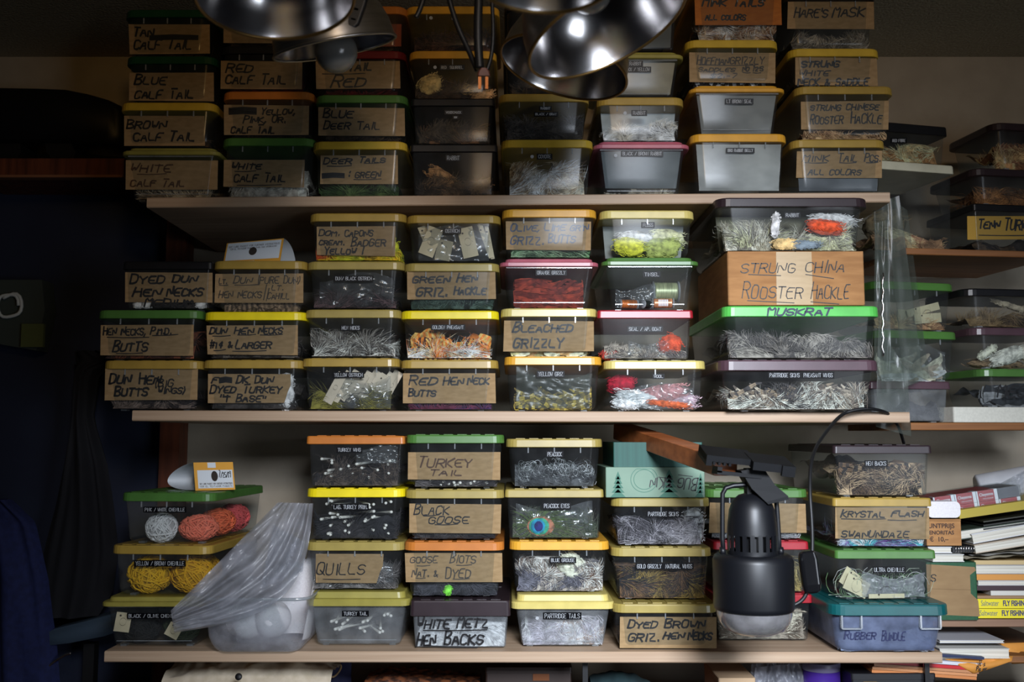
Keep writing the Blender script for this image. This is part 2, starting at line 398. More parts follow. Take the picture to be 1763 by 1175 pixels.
def fur(I, fill, cols, n=500, ln=.035, what='heap of fur', cat='fur', lump=1.0, up=.5, wd=.00034):
    """a heap of loose hair: lumpy body with strands over its front and top"""
    sd = nseed(); rnd = random.Random(sd); mb = MB(); h = heapfn(I, fill, sd, lump)
    hw = I.W/2 - .006; y0 = -I.D/2 + .008; y1 = I.D/2 - .02; nm = len(cols)
    nx, ny = 26, 10
    def cl(p):
        z = min(max(p.z, I.foot + .0005), I.H - .022)
        xm = I.W/2 - .003 + (z / I.H) * (I.bw - I.W) / 2
        return Vector((min(max(p.x, -xm), xm), max(p.y, I.fy(z) + .003), z))
    vs, fs = [], []
    for j in range(ny + 1):
        for i in range(nx + 1):
            x = (i / nx * 2 - 1) * hw
            if j < 4: y = y0 + .004*j; z = I.foot + (h(x, y) - I.foot) * (j / 4); y += .006 * noise.noise(Vector((x*40, z*60, sd)))
            else: y = y0 + .016 + (j - 4) / (ny - 4) * (y1 - y0 - .016); z = h(x, y)
            vs.append(cl(Vector((x, y, z))))
    idx = lambda i, j: j*(nx+1)+i
    for j in range(ny):
        for i in range(nx):
            f = vs[idx(i, j)]; k = int((noise.noise(Vector((f.x*25, f.z*30, sd*2.1))) * .9 + .5) * nm)
            mb.add([vs[idx(i,j)], vs[idx(i+1,j)], vs[idx(i+1,j+1)], vs[idx(i,j+1)]], [(0,1,2,3)], min(max(k, 0), nm-1), False)
    for _ in range(int(n*3)):
        x = rnd.uniform(-hw, hw); fr = rnd.random() < .65
        y = y0 + rnd.uniform(-.002, .01) if fr else rnd.uniform(y0, y0 + .10)
        z = I.foot + (h(x, y) - I.foot) * (rnd.random() if fr else 1.0)
        ang = 7.5 * noise.noise(Vector((x*16, z*22, sd + .5))) + rnd.uniform(-.3, .3) + math.pi/2 * up
        d = Vector((math.cos(ang), rnd.uniform(-.25, .15), math.sin(ang) * .8 + up*.3)).normalized()
        l = ln * .75 * rnd.uniform(.4, 1.3); bend = Vector((rnd.uniform(-.3,.3), 0, rnd.uniform(-.5,.1)))
        P = [cl(Vector((x, y, z)) + d*(l*t) + bend*(l*t*t)) for t in (0, .35, .7, 1)]
        k = int((noise.noise(Vector((x*25, z*30, sd*2.1))) * .9 + .5 + rnd.uniform(-.2, .2)) * nm)
        mb.strip(P, [wd, wd*1.1, wd*.8, .0001], Vector((-d.z, 0, d.x)).normalized(), min(max(k, 0), nm-1))
    return inside(I, 'loose_fur', mb, furmats(cols), f'{what} {I.where}', cat, 'stuff')
def feathers(I, fill, cols, n=90, ln=.06, what='heap of feathers', bars=True, wd=.007):
    """a heap of leaf-shaped feathers lying on each other"""
    sd = nseed(); rnd = random.Random(sd); mb = MB(); h = heapfn(I, fill, sd); nm = len(cols)
    hw = I.W/2 - .008; y0 = -I.D/2 + .012
    def fn(u, v):
        x = (u*2-1)*hw; y = y0 + .012 + v*(I.D*.8); return Vector((x, y, (I.foot + (h(x, y) - I.foot)*.9*min(1, v*12 + .0))))
    mb.grid(fn, 18, 10, 0)
    for _ in range(n):
        x = rnd.uniform(-hw, hw); y = y0 + rnd.uniform(0, .022); z = I.foot + (h(x, y)*.97 - I.foot) * rnd.uniform(.08, 1.0)
        ang = rnd.uniform(-.9, .9) + (math.pi if rnd.random() < .5 else 0); l = ln*rnd.uniform(.55, 1.2)
        d = Vector((math.cos(ang), rnd.uniform(-.1, .1), math.sin(ang)*.6)).normalized(); s = Vector((-d.z, rnd.uniform(-.25, .25), d.x)).normalized()
        cur = rnd.uniform(-.35, .35); P = []; Wd = []
        for i in range(8):
            t = i/7; p = Vector((x, y, z)) + d*(l*(t-.5)) + s*(cur*l*(t-.5)**2)
            zz = min(max(p.z, I.foot + .002), I.H - .024); P.append(Vector((min(max(p.x, -hw), hw), max(p.y, I.fy(zz) + .005), zz)))
            Wd.append(wd*rnd.uniform(.85, 1.1)*(math.sin(math.pi*min(t*.85+.08, 1))**.8))
        c = rnd.randrange(nm)
        for i in range(7):
            mb.strip(P[i:i+2], Wd[i:i+2], s, (c + (i % 2 if bars else 0)) % nm)
        mb.strip(P, [.0005]*8, s + Vector((0, -.02, 0)), nm - 1)
    return inside(I, 'loose_feathers', mb, furmats(cols), f'{what} {I.where}', 'feathers', 'stuff')
def quills(I, n, zr=(.15, .8), dark=(24,24,28)):
    """long flight feathers with their cut white quill ends to the front: each a feather of its own"""
    sd = nseed(); rnd = random.Random(sd)
    me = None
    for k in range(n):
        if k == 0:
            mb = MB(); mb.tube([(0,0,0), (0,.001,0), (0,.006,0), (0,.05,.001), (0,.20,.004)], [.0020,.0028,.0029,.0019,.0006], 0, 10)
            vn = MB(); vn.strip([Vector((0,.028,.0012)), Vector((0,.05,.002)), Vector((0,.12,.003)), Vector((0,.19,.004)), Vector((0,.205,.004))], [.001,.009,.011,.008,.001], Vector((1,0,.3)).normalized(), 0)
            proto = mb.build('quill_feather', [mat('quill_white', (226,224,216), .4)]); pv = vn.build('vane', furmats([dark]), proto)
            o = proto
        else:
            o = proto.copy(); COL.objects.link(o); c = pv.copy(); COL.objects.link(c); c.parent = o
        x = rnd.uniform(-I.W/2 + .012, I.W/2 - .012); z = I.H*rnd.uniform(*zr); y = I.fy(z) + rnd.uniform(.004, .016)
        yaw_max = .55
        yw = rnd.uniform(-yaw_max, yaw_max)
        if abs(x - math.sin(yw)*.2) > I.W/2 - .01: yw = -yw
        if abs(x - math.sin(yw)*.2) > I.W/2 - .01: yw = 0
        pit = rnd.uniform(-.12, .04)
        if z + .2*math.sin(pit) < .012: pit = 0.0
        o.matrix_world = I.M @ Matrix.Translation((x, y, z)) @ Matrix.Rotation(yw, 4, 'Z') @ Matrix.Rotation(pit, 4, 'X') @ Matrix.Rotation(rnd.uniform(-.6, .6), 4, 'Y')
        tag(o, f'dark feather with white quill end {I.where}', 'feather', 'feathers ' + I.where)
def foil(I, c=(150,152,152), z0=.06, z1=.9, what='dull silver metal sheet', yo=.006):
    mb = MB(); sd = nseed(); za, zb = I.foot + .002 + I.H*z0, I.H*z1; x = I.W/2 - .004
    def fn(u, v):
        z = za + (zb-za)*v; xx = x + (I.wz(0) - I.wz(z)) - .002
        return Vector(((u*2-1)*xx, I.fy(z) + yo + .0016*noise.noise(Vector((u*5, v*3, sd))) , z))
    mb.grid(fn, 24, 12, 0)
    def fb(u, v): p = fn(1-u, v); return p + Vector((0, .0012, 0))
    mb.grid(fb, 24, 12, 0)
    inside(I, 'metal_liner', mb, [mat('liner_%d' % c[0], tuple(int(x*.60) for x in c), .62, tuple(int(x*.84) for x in c), scale=(9,9,14), metal=.6, detail=5, bump=.05)], f'{what} {I.where}', 'metal sheet')
def bag(I, fill=.8, c=None, what='crumpled clear plastic bag', y=.005, x0=-.9, x1=.9, z0=.03):
    mb = MB(); sd = nseed()
    def fn(u, v):
        z = I.foot + I.H*(z0 + (fill - z0)*v*(.85 + .15*math.sin(u*5 + sd))); xx = (x0 + (x1-x0)*u)*(I.W/2 - .004)
        return Vector((xx, I.fy(z) + y + .004 + .010*abs(noise.noise(Vector((u*4, v*3, sd)))) + .004*noise.noise(Vector((u*11, v*9, sd))), z))
    mb.grid(fn, 30, 16, 0)
    inside(I, 'plastic_bag', mb, [c or FILM], f'{what} {I.where}', 'bag')
def curls(I, fill, cols, n=160, r=.012, what='curly strands'):
    sd = nseed(); rnd = random.Random(sd); mb = MB(); h = heapfn(I, fill, sd)
    for _ in range(n):
        x = rnd.uniform(-I.W/2 + .014, I.W/2 - .014); y = -I.D/2 + rnd.uniform(.012, .06); z = I.foot + .004 + (h(x, y) - I.foot)*rnd.random()
        a0 = rnd.uniform(0, 6.28); rr = r*rnd.uniform(.3, 1.0); tw = rnd.uniform(2, 6)
        P = []
        for i in range(8):
            a = a0 + tw*i/7; p = Vector((x + rr*math.cos(a) + i*.0012, y + rr*.3*math.sin(a*1.3), z + rr*math.sin(a)))
            zz = min(max(p.z, I.foot + .002), I.H - .025); P.append(Vector((p.x, max(p.y, I.fy(zz) + .004), zz)))
        mb.tube(P, .00042, rnd.randrange(len(cols)), 4, False)
    inside(I, 'curled_strands', mb, furmats(cols), f'{what} {I.where}', 'feathers', 'stuff')
def balls(I, specs, what, seedc=None):
    """wound yarn balls: specs = (x, y, z, rx, ry, rz, colour)"""
    for (x, y, z, rx, ry, rz, c, lb) in specs:
        sd = nseed(); rnd = random.Random(sd); mb = MB(); mb.blob((0,0,0), (rx*.94, ry*.94, rz*.94), sd, .08, 2, 0, 24, 14)
        for k in range(60):
            ax = Vector((rnd.uniform(-1,1), rnd.uniform(-1,1), rnd.uniform(-1,1))).normalized(); a = ax.orthogonal().normalized(); b = ax.cross(a); ph = rnd.uniform(0, 6.28); s = rnd.uniform(-.35, .35)
            P = []
            for i in range(15):
                t = ph + 3.6*i/14; d = (a*math.cos(t) + b*math.sin(t) + ax*s).normalized()*(1 + .05*math.sin(i*1.3 + k))
                P.append(Vector((d.x*rx, d.y*ry, d.z*rz)))
            mb.tube(P, .0016, 1, 5, False)
        o = mb.build('yarn_ball', [mat('yarn_core_%d_%d_%d' % c, tuple(int(v*.82) for v in c), .9), mat('yarn_%d_%d_%d' % c, c, .85)]); o.matrix_world = I.M @ Matrix.Translation((x, y, z))
        tag(o, lb, 'yarn', 'yarn balls ' + I.where)
def cards(I, specs, col=(205,190,160), what='beige paper card'):
    """small flat cards: (x, z, w, h, tilt, yaw, depth)"""
    m = mat('card_%d' % col[0], col, .8, tuple(int(v*.92) for v in col), scale=(30,30,30))
    for (x, z, w_, h_, tilt, yw, dy_) in specs:
        mb = MB(); mb.box(-w_/2, w_/2, -.0006, .0006, -h_/2, h_/2, 0)
        P = [Vector((w_*.22*math.cos(t*math.pi/5), -.0008, h_*.02 + w_*.26*math.sin(t*math.pi/5))) for t in range(10)]
        for a, b in zip(P, P[1:] + P[:1]): mb.strip([a, b], [.0004, .0004], Vector((0,0,1)), 1)
        mb.add([Vector((-w_*.22 + .002*math.cos(t*math.pi/4), -.0008, h_*.33 + .002*math.sin(t*math.pi/4))) for t in range(8)], [tuple(range(8))[::-1]], 1)
        o = mb.build('paper_card', [m, INKG]); o.matrix_world = I.M @ Matrix.Translation((x, I.fy(z) + dy_, z)) @ Matrix.Rotation(yw, 4, 'Z') @ Matrix.Rotation(tilt, 4, 'Y')
        tag(o, f'{what} {I.where}', 'card', f'paper cards {I.where}')
def lumps(I, specs, what='bundle', cat='wool'):
    """soft bundles with fibres: (x, y, z, rx, ry, rz, tilt, colour, label)"""
    for (x, y, z, rx, ry, rz, tl, c, lb) in specs:
        sd = nseed(); rnd = random.Random(sd); mb = MB(); Mx = Matrix.Rotation(tl, 3, 'Y'); mb.blob((0,0,0), (rx, ry, rz), sd, .3, 2.2, 0, 20, 12, Mx)
        for _ in range(70):
            th = rnd.uniform(-1, 1); ph = rnd.uniform(0, 6.28); s = math.sqrt(1-th*th*.6)
            P = [Mx @ Vector((rx*(th + .22*t), ry*s*math.cos(ph)*1.02, rz*s*math.sin(ph)*1.03 + .002*math.sin(t*4+ph))) for t in (-1,-.4,.2,.8,1.3)]
            mb.tube(P, .0006, 0, 4, False)
        o = mb.build('wool_bundle', furmats([c])); o.matrix_world = I.M @ Matrix.Translation((x, y, z)); tag(o, f'{lb} {I.where}', cat)
FILL = dict(fur=fur, feath=feathers, quills=quills, foil=foil, bag=bag, curls=curls, balls=balls, cards=cards, lumps=lumps)
# ---------------------------------------------------------------- the room
WALLY = 2.37
CEIL = at(0, 98, WALLY).z
def struct(name, mb, mats):
    o = mb.build(name, mats); o['kind'] = 'structure'; return o
PAINT = mat('cream_wall_paint', (176,164,146), .8, (166,154,136), scale=(14,14,14), bump=.05, detail=6)
CEILP = mat('textured_ceiling', (176,166,140), .9, (160,150,126), scale=(160,160,160), bump=.8, detail=4)
BLUEP = mat('slate_blue_paint', (28,36,58), .6, (25,32,54), scale=(10,10,10))
FLOORM = mat('dark_floor', (70,60,50), .6, (58,48,40), scale=(4,40,4))
mb = MB(); mb.box(-2.6, 2.6, WALLY, WALLY + .1, 0, CEIL); struct('wall_back', mb, PAINT)
mb = MB(); mb.box(-2.6, 2.6, -2.6, WALLY + .1, CEIL, CEIL + .1); struct('ceiling', mb, CEILP)
mb = MB(); mb.box(-2.6, 2.6, -2.6, WALLY + .1, -.1, 0); struct('floor', mb, FLOORM)
xl = at(295, 600, WALLY - .03).x; ztop = at(200, 330, WALLY).z
mb = MB(); mb.box(-2.6, xl, WALLY - .03, WALLY - .0005, 0.0005, ztop); struct('wall_left', mb, BLUEP)
PINE = mat('pine_shelf_wood', (186,160,134), .55, (164,136,110), scale=(3,60,160), detail=5, bump=.06, lo=.3, hi=.7)
PINE2 = mat('dark_stained_wood', (112,58,34), .5, (74,36,20), scale=(60,60,5), detail=5)
BROWNW = mat('brown_shelf_wood', (150,98,54), .55, (120,76,40), scale=(4,60,120), detail=5)
SY = 1.90
def shelf(name, x0, y0, x1, y1, label, th):
    a, b = at(x0, y0, SY), at(x1, y1, SY); s = (b.z - a.z) / (b.x - a.x)
    root = thing('wall_shelf', label, 'shelf', ((a.x+b.x)/2, SY, (a.z+b.z)/2 - th), 0, 'long pine shelves of boxes')
    hw = (b.x - a.x)/2; mb = MB(); k = .002
    sec = [(0, k), (k, 0), (WALLY - SY - .001, 0), (WALLY - SY - .001, th), (k, th), (0, th - k)]
    mb.rings([[Vector((x, y, z + s*x)) for y, z in sec] for x in (-hw, hw)], 0)
    mb.build('shelf_board', PINE, root)
    SHELF_Z[name] = lambda x, a=a, s=s: a.z + s*(x - a.x)
shelf('top', 253, 340, 1532, 331, 'pine shelf under the upper rows of boxes', .020)
shelf('mid', 228, 707, 1566, 710, 'pine shelf in the middle, with ragged plastic bags at its end', .020)
shelf('low', 180, 1122, 1622, 1124, 'pine shelf under the lowest boxes, with the white foam tub', .020)
mb = MB(); a = at(280, 600, 2.28); b = at(314, 600, 2.28); mb.box(a.x, b.x, 2.28, WALLY - .031, .8, CEIL - .001)
o = recenter(mb.build('wooden_upright', PINE2)); tag(o, 'dark red-brown wooden upright behind the shelf ends', 'post')

# ---------------------------------------------------------------- upper shelf, eight stacks
CB = 'clear plastic box with '
DARKB = [(40,34,28), (66,52,38), (30,26,24)]
TAN = [(150,116,80), (176,146,108), (110,80,54)]
stack('top', 290, 1.906)
box(207, 377, 252, 'olive', CB + 'olive lid and card label WHITE CALF TAIL', 'WHITE CALF TAIL, olive lid', (215,276,375,326), [('WHITE',225,283,297,296,2.2),('CALF TAIL',225,309,319,321,2.2)], [(236,300,286,299)], cont=[('fur',.3,[(120,104,84),(170,156,130)],200,.03)], style='b', ink=INKBR)
box(204, 371, 175, 'gold', CB + 'gold lid and card label BROWN CALF TAIL', 'BROWN CALF TAIL', (213,200,352,250), [('BROWN',219,208,288,221),('CALF TAIL',230,227,337,242)], cont=[('fur',.25,DARKB,120,.03)])
box(214, 371, 95, 'darkgreen', CB + 'dark green lid and card label BLUE CALF TAIL', 'BLUE CALF TAIL', (222,124,368,174), [('BLUE',233,131,288,145),('CALF TAIL',233,154,334,169)], cont=[('fur',.25,DARKB,120,.03)])
box(212, 363, 15, 'darkgreen', CB + 'dark green lid and card label TAN CALF TAIL', 'TAN CALF TAIL', (222,41,361,93), [('TAN',230,48,266,62),('CALF TAIL',231,68,331,84)], scr=[(258,60,340,68)], cont=[('fur',.25,DARKB,120,.03)])
stack('top', 460, 1.908)
box(380, 541, 236, 'green', CB + 'green lid and card label WHITE CALF TAIL, under the orange-lidded box', 'WHITE CALF TAIL, green lid', (384,274,524,322), [('WHITE',399,281,452,291,2.2),('CALF TAIL',403,300,493,313,2.2)], [(404,295,440,294),(408,319,484,318)], cont=[('fur',.6,[(196,190,178),(160,154,144)],300,.03)])
box(381, 539, 156, 'orange', CB + 'orange lid and card label YELLOW, PINK, OR. CALF TAIL', 'YELLOW PINK CALF TAIL', (385,181,531,233), [('YELLOW,',450,187,509,197,2.2),('PINK, OR.',420,200,493,211,2.2),('CALF TAIL',398,217,475,229,2.4)], scr=[(395,185,440,196)], cont=[('fur',.25,DARKB,120,.03)])
box(376, 530, 78, 'black', CB + 'black lid and card label RED CALF TAIL', 'RED CALF TAIL', (380,105,520,153), [('RED',391,110,437,124),('CALF TAIL',389,129,493,144)], cont=[('fur',.25,[(90,20,20),(60,16,16)],120,.03)])
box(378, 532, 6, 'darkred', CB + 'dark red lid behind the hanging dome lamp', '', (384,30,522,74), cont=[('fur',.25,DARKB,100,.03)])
stack('top', 620, 1.905)
box(536, 700, 242, 'gold', CB + 'gold lid and card label DEER TAILS : GREEN', 'DEER TAILS GREEN', (552,267,685,316), [('DEER',558,273,607,282,2.2),('TAILS',619,271,665,280,2.2),(': GREEN',600,294,657,306,2.2)], [(563,286,605,285),(627,281,657,280),(609,309,656,308)], scr=[(555,298,592,306)], cont=[('fur',.3,[(40,60,30),(70,90,50)],200,.03)])
box(541, 701, 162, 'green', CB + 'green lid and card label BLUE DEER TAIL', 'BLUE DEER TAIL', (548,185,697,233), [('BLUE',557,189,610,202,2.2),('DEER TAIL',558,210,656,222,2.2)], cont=[('fur',.25,DARKB,120,.03)])
box(540, 698, 86, 'darkred', CB + 'dark red lid and card label TAIL RED', 'TAIL RED', (544,105,689,153), [('TAIL',600,107,643,121),('RED',573,132,631,149)], [(555,127,628,126)], cont=[('fur',.25,[(90,20,20),(60,16,16)],120,.03)])
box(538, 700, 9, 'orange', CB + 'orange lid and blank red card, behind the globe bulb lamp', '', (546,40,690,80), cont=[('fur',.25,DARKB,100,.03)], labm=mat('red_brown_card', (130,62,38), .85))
stack('top', 780, 1.912)
box(705, 857, 247, 'black', CB + 'black lid and tape label RABBIT, holding a tan skin', 'RABBIT with tan skin', dy=[('RABBIT',767,267,794,278)], cont=[('fur',.45,[(60,48,36),(92,70,50),(40,32,26)],420,.03),('lumps',[(-.025,-.12,.046,.034,.014,.016,.6,(160,118,76),'curled tan rabbit skin'),(.045,-.11,.024,.03,.012,.008,-.5,(140,100,64),'small tan skin strip')])], style='d')
box(707, 852, 168, 'black', CB + 'black lid and tape label WOODCHUCK BODY', 'WOODCHUCK', dy=[('WOODCHUCK',765,190,797,198),('BODY',779,199,790,206)], cont=[('fur',.5,[(70,58,44),(46,38,32),(104,74,52)],500,.04)], style='d')
box(703, 855, 86, 'amber', CB + 'amber lid and tape label RED SQUIRREL, holding pale skins', 'RED SQUIRREL', dy=[('RED  SQUIRREL',757,112,800,121)], dot=(749,116), cont=[('fur',.4,[(70,54,40),(50,40,34),(96,70,48)],400,.03),('lumps',[(-.045,-.135,.034,.024,.008,.020,-.5,(196,158,100),'pale tan squirrel skin flap'),(.03,-.13,.022,.014,.008,.012,.7,(186,150,96),'small folded tan skin'),(.06,-.135,.012,.022,.008,.009,-.2,(180,140,96),'flat tan skin corner')])])
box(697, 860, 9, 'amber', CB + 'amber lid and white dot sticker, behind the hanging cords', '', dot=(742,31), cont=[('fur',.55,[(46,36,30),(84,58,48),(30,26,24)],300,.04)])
stack('top', 940, 1.906)
box(862, 1022, 239, 'gold', CB + 'gold lid and tape label COYOTE, full of white fur', 'COYOTE', dy=[('COYOTE',924,265,951,275)], dot=(916,270), cont=[('fur',.62,[(206,196,176),(180,168,146),(120,100,80),(224,216,200)],1500,.045)])
box(858, 1015, 160, 'mustard', CB + 'mustard lid and tape label RABBIT BLACK / GRAY', 'RABBIT BLACK GRAY', dy=[('RABBIT',928,183,950,191),('BLACK / GRAY',919,193,961,201)], cont=[('fur',.7,[(56,50,46),(84,76,70),(40,36,34)],700,.04)])
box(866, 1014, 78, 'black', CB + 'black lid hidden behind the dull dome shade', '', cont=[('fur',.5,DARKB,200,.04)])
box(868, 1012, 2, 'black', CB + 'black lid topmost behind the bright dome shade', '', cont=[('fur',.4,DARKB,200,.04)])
stack('top', 1110, 1.908)
box(1022, 1188, 241, 'pink', CB + 'pink lid and tape label BLACK / BROWN RABBIT', 'BLACK BROWN RABBIT', dy=[('BLACK / BROWN RABBIT',1069,260,1142,270)], dot=(1060,268), cont=[('foil',(104,110,112),.14,.95,'grey metal sheet'),('fur',.10,[(190,180,160),(150,140,124)],200,.02)], style='b')
box(1028, 1179, 166, 'mustard', CB + 'mustard lid and tape label RABBIT, holding a white mound', 'RABBIT with white mound', dy=[('RABBIT',1087,190,1114,200)], dot=(1076,195), cont=[('fur',.52,[(206,202,192),(180,176,166)],900,.02,'mound of white fur','fur',.35),('foil',(196,204,206),.0,.95,'bright metal sheet',.045)])
box(1032, 1178, 86, 'chartreuse', CB + 'yellow-green lid and two tape labels RABBIT, YELLOW', 'XX YELLOW', dy=[('RABBIT',1081,105,1107,115),('XX / YELLOW',1078,115,1121,125)], cont=[('foil',(168,158,132),.08,.92,'brownish metal sheet')], style='b')
box(1040, 1168, 6, 'black', CB + 'black lid and grey liner beside the bright dome', '', cont=[('foil',(110,112,110),.06,.9,'grey metal sheet')], style='d')
stack('top', 1270, 1.904)
box(1190, 1357, 229, 'amber', CB + 'amber lid and scratched tape label, on the pine shelf', 'with scratched tape', dy=[('BRO RABBIT BELLY',1250,255,1299,264)], cont=[('foil',(186,188,184),.04,.95,'bright stained metal sheet')])
box(1188, 1353, 144, 'amber', CB + 'amber lid and tape label LT BROWN SEAL', 'LT BROWN SEAL', dy=[('LT BROWN SEAL',1248,170,1297,180)], cont=[('foil',(146,146,142),.0,.95,'dull stained metal sheet')], style='b')
box(1181, 1342, 67, 'gold', CB + "gold lid and card label GRIZZLY SADDLES NO 12'S", 'GRIZZLY SADDLES', (1187,91,1336,142), [('HOFFMAN',1201,97,1257,111,1.7),('GRIZZLY',1258,97,1318,110,1.7),('SADDLES',1203,116,1268,123,1.6),("NO 12'S",1279,114,1316,122,2.0),('$2.-7',1224,126,1272,134,1.5)], [(1203,111,1300,112),(1279,124,1292,125),(1297,125,1310,125)], cont=[('feath',.8,[(50,50,54),(180,180,184),(30,30,34)],120,.05,'black and white barred saddle feathers')], ink=INKG, th=1.7)
box(1190, 1350, -22, 'amber', CB + 'orange card label MINK TAILS ALL COLORS', 'MINK TAILS', (1197,-6,1346,43), [('MINK TAILS',1211,-3,1318,10),('ALL COLORS',1215,24,1286,34,2.2)], cont=[('fur',.45,[(214,206,196),(170,150,128),(120,84,58),(226,220,214)],500,.03)], labm=CARD2)
stack('top', 1440, 1.906)
box(1363, 1527, 239, 'mustard', CB + 'mustard lid and card label MINK TAIL PCS', 'MINK TAIL PCS', (1372,260,1519,307), [('MINK',1384,266,1430,278,1.8),('TAIL',1444,266,1479,278,1.8),('PCS.',1490,266,1518,278,1.8),('ALL COLORS',1393,291,1485,301,1.9)], [(1386,280,1424,280),(1446,280,1474,280),(1492,280,1512,279)], cont=[('foil',(120,126,132),.03,.9,'blue-grey metal sheet')])
box(1370, 1541, 147, 'mustard', CB + 'mustard lid and card label STRUNG CHINESE ROOSTER HACKLE', 'STRUNG CHINESE ROOSTER HACKLE', (1380,174,1531,222), [('STRUNG',1396,180,1450,190,1.9),('CHINESE',1458,178,1516,189,1.9),('ROOSTER',1396,199,1454,213,1.9),('HACKLE',1466,195,1521,212,1.9)], cont=[('fur',.2,TAN,300,.03)])
box(1359, 1517, 82, 'gold', CB + 'gold lid and card label STRUNG WHITE NECK & SADDLE', 'STRUNG WHITE NECK & SADDLE', (1370,99,1511,147), [('STRUNG',1381,104,1447,115),('WHITE',1377,121,1430,130,1.9),('NECK & SADDLE',1375,133,1498,147,2.3)], cont=[('fur',.2,DARKB,200,.03)])
box(1352, 1510, -14, 'black', CB + "black lid and card label HARE'S MASK", "HARE'S MASK", (1356,2,1505,50), [("HARE'S",1369,13,1428,29,2.2),('MASK',1436,10,1491,28,2.2)], cont=[('fur',.35,[(128,122,110),(90,84,76),(150,140,124)],400,.03)])

# ---------------------------------------------------------------- middle shelf, seven stacks
stack('mid', 260, 1.907)
box(175, 346, 620, 'mustard', CB + 'mustard lid and card label DUN HEN BUTTS', 'DUN HEN BUTTS', (180,636,340,689), [('DUN HEN',189,646,278,661,3),('BUTTS',198,668,256,682,3),('(BIG',266,653,300,666,2.0),('WINGS)',272,667,321,678,2.2)], cont=[('fur',.3,[(70,60,56),(110,96,88),(40,34,34)],300,.03)])
box(165, 346, 533, 'green', CB + 'green lid and card label HEN NECKS, P.M.D. BUTTS', 'HEN NECKS P.M.D.', (173,560,332,612), [('HEN NECKS,',178,565,252,577,2.2),('P.M.D.',260,565,296,576,2.2),('BUTTS',196,589,256,605,2.6)], [(184,581,256,581),(262,578,306,576),(200,609,245,608)], cont=[('fur',.7,[(60,34,26),(110,60,40),(40,28,24)],400,.03)])
box(211, 366, 449, 'black', CB + 'black lid and card label DYED DUN HEN NECKS', 'DYED DUN HEN NECKS', (215,469,365,521), [('DYED',225,475,285,488,2.8),('DUN',298,475,341,486,2.8),('HEN',230,497,279,510,3),('NECKS',288,496,351,510,3),('MEDIUM',250,514,334,528,2.8)], cont=[('fur',.3,[(36,34,34),(60,56,54)],200,.03),('lumps',[(-.06,-.142,.010,.008,.005,.006,0,(214,210,200),'white feather butt'),(-.043,-.142,.010,.008,.005,.006,0,(206,202,196),'pale feather butt'),(.062,-.142,.010,.009,.005,.006,0,(204,202,196),'single pale feather butt')])], style='d')
stack('mid', 430, 1.906)
box(347, 520, 619, 'mustard', CB + 'mustard lid and card label DYED TURKEY T BASE', 'DYED TURKEY T BASE', (358,644,501,694), [('F',366,649,377,660),('DK DUN',408,649,472,660),('DYED TURKEY',363,665,487,677),('"T BASE"',379,681,459,692)], torn=True, scr=[(378,650,398,659)], cont=[('fur',.6,[(60,56,54),(36,34,34)],250,.03),('lumps',[(.062,-.13,.036,.014,.012,.036,0,(196,194,190),'white feather tuft')])])
box(349, 526, 536, 'yellow', CB + 'bright yellow lid and card label DUN HEN NECKS #14 & LARGER', 'DUN HEN NECKS #14', (356,560,513,611), [('DUN',362,565,392,575,2.4),('HEN',404,565,438,575,2.4),('NECKS',446,564,488,575,2.4),('#14 &',362,588,402,599,2.4),('LARGER',406,588,469,600,2.4)], [(366,579,396,578),(409,577,440,576),(448,577,486,576),(368,604,388,602),(400,605,458,604)], cont=[('fur',.4,[(60,56,52),(40,36,34),(100,92,84)],250,.03)])
box(365, 527, 448, 'mustard', CB + 'mustard lid and card label LT. DUN HEN NECKS', 'LT. DUN HEN NECKS', (370,471,522,521), [('LT.',377,480,392,489,1.6),('DUN',403,477,436,488,1.6),('(PURE DUN)',443,476,519,488,1.5),('HEN NECKS',377,502,452,513,1.7),('//',454,494,464,518,1.4),('LT.',468,492,489,500,1.5),('CAHILL',461,504,500,515,1.5)], [(377,491,392,491),(404,491,446,490)], cont=[('feath',.26,[(90,74,58),(120,100,80),(60,50,42)],100,.04)], ink=INKG)
PK = BoxInfo(); PK.z = ST['z']
stack('mid', 600, 1.905)
box(518, 687, 616, 'mustard', CB + 'mustard lid and tape label YELLOW OSTRICH, full of pale cards', 'YELLOW OSTRICH', dy=[('YELLOW OSTRICH',573,641,627,651)], cont=[('fur',.5,[(110,104,44),(70,66,34),(36,34,30)],300,.04),('cards',[(-.030+.013*i,.044+.003*(i%3),.019,.064,.50+.03*(i%4),.12*(i%3)-.1,.006+.004*i) for i in range(9)],(214,200,178),'pale ostrich card standing slanted'),('bag',.8,FILM,'clear bag of cards',.003,-.35,.98)])
box(523, 690, 532, 'khaki', CB + 'khaki lid and tape label HEN HIDES', 'HEN HIDES', dy=[('HEN HIDES',586,560,622,570)], cont=[('fur',.42,[(120,116,108),(70,66,62),(190,186,178),(44,42,40)],900,.06,'heap of grey and white hen feathers','feathers',1.0,.2)])
box(527, 696, 449, 'khaki', CB + 'khaki lid and tape label DUN / BLACK OSTRICH', 'DUN BLACK OSTRICH', dy=[('DUN/ BLACK OSTRICH',575,475,643,485)], cont=[('fur',.35,[(54,46,46),(84,66,68),(34,30,32)],500,.05),('bag',.9,FILM,'crumpled clear bag')])
box(531, 699, 366, 'mustard', CB + 'mustard lid and card label DOM. CAPONS CREAM BADGER YELLOW', 'DOM. CAPONS', (545,390,681,440), [('DOM.',550,397,586,406,2),('CAPONS',594,396,644,407,2),('CREAM.',550,413,594,422,2),('BADGER',606,411,666,424,2),('YELLOW !',559,427,627,438,2.2)], cont=[('fur',.30,[(220,196,40),(196,150,30),(150,60,24)],500,.035,'heap of yellow hackle','feathers'),('lumps',[(.066,-.125,.028,.012,.012,.022,0,(214,198,40),'yellow feather tuft')])])
